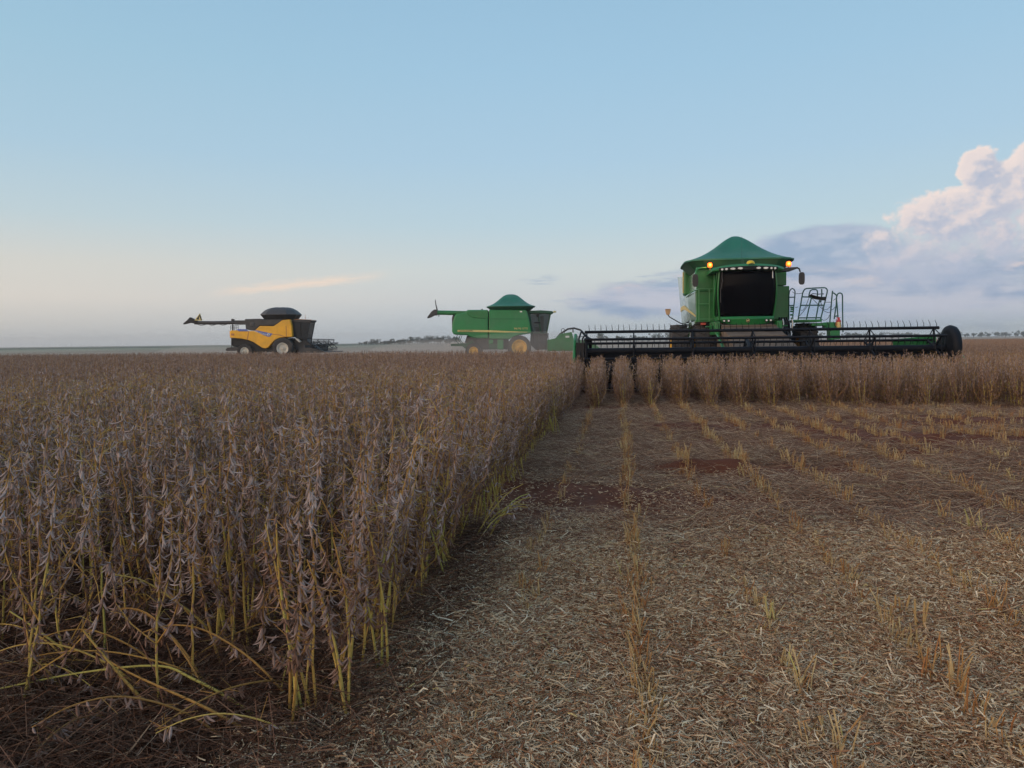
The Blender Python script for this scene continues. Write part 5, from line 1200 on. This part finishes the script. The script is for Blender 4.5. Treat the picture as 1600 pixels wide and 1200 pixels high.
for k in range(4):
    a = TB()
    for j in range(14):
        x, y = random.gauss(0, 0.12), random.gauss(0, 0.12); an = random.uniform(0, 6.28); a.pod((x, y, random.uniform(0.01,0.03)), (math.cos(an), math.sin(an), random.gauss(0, 0.2)), random.uniform(0.03, 0.045), random.uniform(0.0035, 0.005), random.uniform(0.0, 0.8), 0, 2)
    husk.append(source('husk_source', a.mesh('husk', [STRAW])))
longs = [litter(26, 0.30, 0.10, 0.36, 0.0011, 0.0022, 0.026, 0.65, STRAWD, 3, 0.16) for k in range(8)]
DARK = plant_mat('dark_stalk', [(0.0, (0.07,0.03,0.018)), (0.4, (0.12,0.06,0.035)), (0.75, (0.17,0.10,0.065)), (0.95, (0.27,0.20,0.15)), (1.0, (0.30,0.25,0.09))], spread=0.15)
darks = [litter(22, 0.30, 0.06, 0.42, 0.0011, 0.0026, 0.07, 0.2, DARK, 3, 0.40) for k in range(6)]
darks.append(litter(9, 0.30, 0.15, 0.5, 0.0012, 0.0024, 0.09, 0.2, STRAWD, 3, 0.35))
for k in range(3):
    a = TB()
    for j in range(16): an = random.uniform(0, 6.28); a.leaf((random.gauss(0,.13), random.gauss(0,.13), random.uniform(.005,.03)), (math.cos(an), math.sin(an), random.gauss(0,.3)), random.uniform(.025,.06), random.uniform(.006,.016), random.random()*0.6, 0)
    darks.append(source('leaf_source', a.mesh('leaf_litter', [DARK])))
rust = []
for k in range(4):
    a = TB()
    for j in range(18):
        an = random.uniform(0, 6.28); q = (random.gauss(0,.10), random.gauss(0,.10), random.uniform(.008,.04))
        if j % 3: a.leaf(q, (math.cos(an), math.sin(an), random.gauss(.1,.4)), random.uniform(.014,.036), random.uniform(.003,.007), random.random()*0.36, 0)
        else: a.stick([q, tuple(Vector(q)+Vector((math.cos(an)*.05, math.sin(an)*.05, random.uniform(0,.04))))], 0.002, 0.0012, random.random()*0.3, 3)
    rust.append(source('rust_source', a.mesh('rust_litter', [STRAW])))
def area(n, x0, x1, y0, y1, f):
    x = rng.uniform(x0, x1, n); y = rng.uniform(y0, y1, n); k = in_view(x, y, 1.1, 1.9) & (rng.random(n) < f(x, y)); return np.stack([x[k], y[k]], 1)
cutright = lambda x, y: (x > X_EDGE-0.05+0.12*np.sin(y*3)).astype(float)
mound = lambda x, y: 1-0.9*np.clip(sum(np.exp(-((x-p.x)/rx)**2*0.7-((y-p.y)/ry)**2*0.45)*1.3 for p, rx, ry, h in MOUNDS), 0, 1)
chaffD = lambda x, y: np.clip((5.8 + 1.4*(fbm(x*0.7, y*0.4, 41, 3)-0.5)*2 - depth(x, y))/1.0, 0, 1)
patch = lambda x, y: np.clip((fbm(x*1.5, y*1.5, 43, 3)-0.30)*4.0, 0.25, 1)
A = area(66000, -2.5, 7.2, 1.6, 8, lambda x, y: cutright(x, y)*chaffD(x, y)*patch(x, y))
n = len(A); instancer('chopped_straw', A, ground_z(A[:,0], A[:,1])+0.006, rots(n, 0.1), rng.uniform(0.8, 1.35, n), rng.integers(0, len(chop), n), chop, 'pale chopped straw and chaff scattered over the ground near the camera')
A = area(9000, -4, 6.5, 1.6, 8, lambda x, y: cutright(x, y)*np.clip(chaffD(x, y), 0.3, 1)*0.8)
n = len(A); instancer('empty_husks', A, ground_z(A[:,0], A[:,1])+0.012, rots(n, 0.1), rng.uniform(0.8, 1.2, n), rng.integers(0, len(husk), n), husk, 'empty brown pod husks lying among the straw near the camera')
A = area(5200, -2, 6.5, 1.6, 6.5, lambda x, y: cutright(x, y)*np.clip((fbm(x*1.9+3, y*1.9, 53, 3)-0.44)*5, 0.05, 1)*np.clip((6.0-depth(x, y))/2.5, 0, 1))
R1 = row_points(X_EDGE+0.3, 8, 1.9, 8, 0.10); R1 = R1[in_view(R1[:,0], R1[:,1], 1.1, 0.4) & (rng.random(len(R1)) < 0.45)]; A = np.concatenate([A, R1])
n = len(A); instancer('brown_leaf_litter', A, ground_z(A[:,0], A[:,1])+0.014, rots(n, 0.15), rng.uniform(0.8, 1.3, n), rng.integers(0, len(rust), n), rust, 'rust brown withered leaf litter lying in patches among the pale chaff')
A = area(36000, -2.0, 19, 2.0, 19, lambda x, y: cutright(x, y)*np.clip(0.10+np.clip((depth(x, y)-4.2)/1.6, 0, 1), 0, 1)*np.clip((fbm(x*0.6, y*1.9, 47, 4)-0.50)*8.0, 0.06, 1)*mound(x, y)*np.clip(1.35-depth(x, y)/30, 0.4, 1))
n = len(A); instancer('trampled_straw', A, ground_z(A[:,0], A[:,1])+0.008, np.column_stack([rng.normal(0,.08,n), rng.normal(0,.08,n), rng.normal(0.0, 0.5, n)]), rng.uniform(0.8, 1.5, n), rng.integers(0, len(longs), n), longs, 'long dark straw trampled flat across the harvested rows')
A = area(9000, -6, -0.6, 1.4, 5.5, lambda x, y: (x < X_EDGE+0.2)*0.8)
n = len(A); instancer('fallen_straw', A, ground_z(A[:,0], A[:,1])+0.008, rots(n, 0.12), rng.uniform(0.5, 1.1, n), rng.integers(0, len(darks), n), darks, 'dark fallen stalks littering the soil under the standing crop')

# ------------------------------------------------------------------ tree lines on the horizon
BARK = mat('bark', (0.05,0.04,0.03), 0.9); CROWN = [mat('foliage_a', (0.022,0.038,0.022), 0.9, var=0.3, scale=0.8), mat('foliage_b', (0.030,0.045,0.026), 0.9, var=0.3, scale=0.8)]
def tree_mesh(seed):
    r_ = random.Random(seed); tr = MB(); H = r_.uniform(5.5, 9); W = r_.uniform(3.5, 6.5)
    tr.tube([(0,0,-0.3),(r_.uniform(-.2,.2),0,H*0.25),(r_.uniform(-.4,.4),r_.uniform(-.3,.3),H*0.6)], 0.28, 6, r1=0.10)
    for k in range(5):
        a = r_.uniform(0, 6.28); tr.tube([(0,0,H*0.25),(math.cos(a)*W*0.3, math.sin(a)*W*0.3, H*0.55),(math.cos(a)*W*0.45, math.sin(a)*W*0.45, H*0.72)], 0.12, 5, r1=0.03)
    cl = [(r_.gauss(0, W*0.27), r_.gauss(0, W*0.27), H*r_.uniform(0.38, 0.88), W*r_.uniform(0.16, 0.30)) for k in range(11)]
    cr = MB()
    for cx, cy, cz, cr_ in cl:
        for k in range(46):
            d = Vector((r_.gauss(0,1), r_.gauss(0,1), r_.gauss(0,0.8))).normalized()*cr_*r_.uniform(0.55, 1.08); c = Vector((cx,cy,cz))+d
            t = Vector((r_.gauss(0,1), r_.gauss(0,1), r_.gauss(0,1))).normalized(); b = t.orthogonal().normalized(); q = r_.uniform(0.22, 0.5)
            cr.raw([c-t*q, c+b*q*0.7, c+t*q, c-b*q*0.7], [(0,1,2,3)])
    return tr.mesh('trunk', BARK), cr.mesh('crown', CROWN[seed % 2])
TREES = [tree_mesh(k) for k in range(9)]
def plant_tree(p, sc, label, group):
    t = empty('tree', p, rng.uniform(0, 6.28)); t.scale = (sc*rng.uniform(0.9, 1.4), sc*rng.uniform(0.9, 1.4), sc); a, b = TREES[int(rng.integers(0, 9))]
    for nm, me in (('trunk', a), ('crown', b)):
        c = bpy.data.objects.new(nm, me); COL.objects.link(c); c.parent = t
        if nm == 'pods': c['kind'] = 'stuff'
    tag(t, label, 'tree', group)
TZ = lambda D: 0.0
for k in range(46):
    px = 562 + (k+rng.uniform(0,1))*3.4; D = 560 + rng.uniform(-40, 60); sc = (0.34 + 0.32*min(1, (px-555)/110))*rng.uniform(0.7, 1.2)
    plant_tree(at_d(px, D, TZ(D)), sc, 'low dark tree on the horizon between the yellow combine and the side on green one', 'trees on the horizon between the two side on combines')
for k in range(60):
    px = 930 + (k+rng.uniform(0,1))*8.3; D = 600 + rng.uniform(-60, 120) if px < 1400 else 780+rng.uniform(-60, 120)
    plant_tree(at_d(px, D, TZ(D)), rng.uniform(0.45, 0.9), 'low dark tree on the horizon behind the wide reel', 'trees on the horizon behind the wide reel')
for k in range(40):
    px = 1395 + (k+rng.uniform(0,1))*6.0; D = 900 + rng.uniform(-60, 120)
    plant_tree(at_d(px, D, TZ(D)), rng.uniform(0.6, 1.0), 'bluish far tree on the horizon beyond the end of the reel', 'far trees on the horizon beyond the end of the reel')
# ------------------------------------------------------------------ dusty evening air
HZ = 0.00042
mb = MB(); mb.b2(-1500, 1500, -40, 1700, -1.0, 22.0); hz = mb.build('haze', [], None)
m_ = bpy.data.materials.new('evening_haze'); m_.use_nodes = True; nt = m_.node_tree; nt.nodes.clear()
pv = nt.nodes.new('ShaderNodeVolumePrincipled'); pv.inputs['Color'].default_value = (0.97, 0.95, 0.93, 1); pv.inputs['Density'].default_value = HZ; pv.inputs['Anisotropy'].default_value = 0.2
om = nt.nodes.new('ShaderNodeOutputMaterial'); nt.links.new(pv.outputs[0], om.inputs['Volume']); hz.data.materials.append(m_)
tag(hz, 'thin dusty evening haze over the fields', 'haze', kind='stuff')

# dust kicked up low round the two side-on machines
def dust(name, c, r, dens, label):
    mb = MB(); prof = [(max(0.001, math.cos(t)), math.sin(t)) for t in np.linspace(-math.pi/2, math.pi/2, 11)]
    mb.lathe(prof, (0,0,0), 'z', 24); mb.v = [(x*r[0], y*r[1], z*r[2]) for x, y, z in mb.v]
    m = bpy.data.materials.new('field_dust'); m.use_nodes = True; nt = m.node_tree; nt.nodes.clear()
    pv = nt.nodes.new('ShaderNodeVolumePrincipled'); pv.inputs['Color'].default_value = (0.95, 0.86, 0.78, 1); pv.inputs['Density'].default_value = dens
    om = nt.nodes.new('ShaderNodeOutputMaterial'); nt.links.new(pv.outputs[0], om.inputs['Volume'])
    o = mb.build(name, m, None, loc=c); o.rotation_euler = (0, 0, YAW); tag(o, label, 'dust', kind='stuff')
p = at_d(835, 58.6); dust('dust_cloud', (p.x, p.y, 0.6), (7.5, 2.2, 1.6), 0.10, 'tan dust hanging low round the wheels of the middle combine')
p = at_d(690, 66.0); dust('dust_cloud', (p.x, p.y, 0.5), (6.5, 3.0, 1.2), 0.10, 'tan dust trailing low behind the middle combine')
p = at_d(330, 79.0); dust('dust_cloud', (p.x, p.y, 0.4), (6.0, 3.0, 1.1), 0.08, 'pale dust trailing low behind the yellow combine')
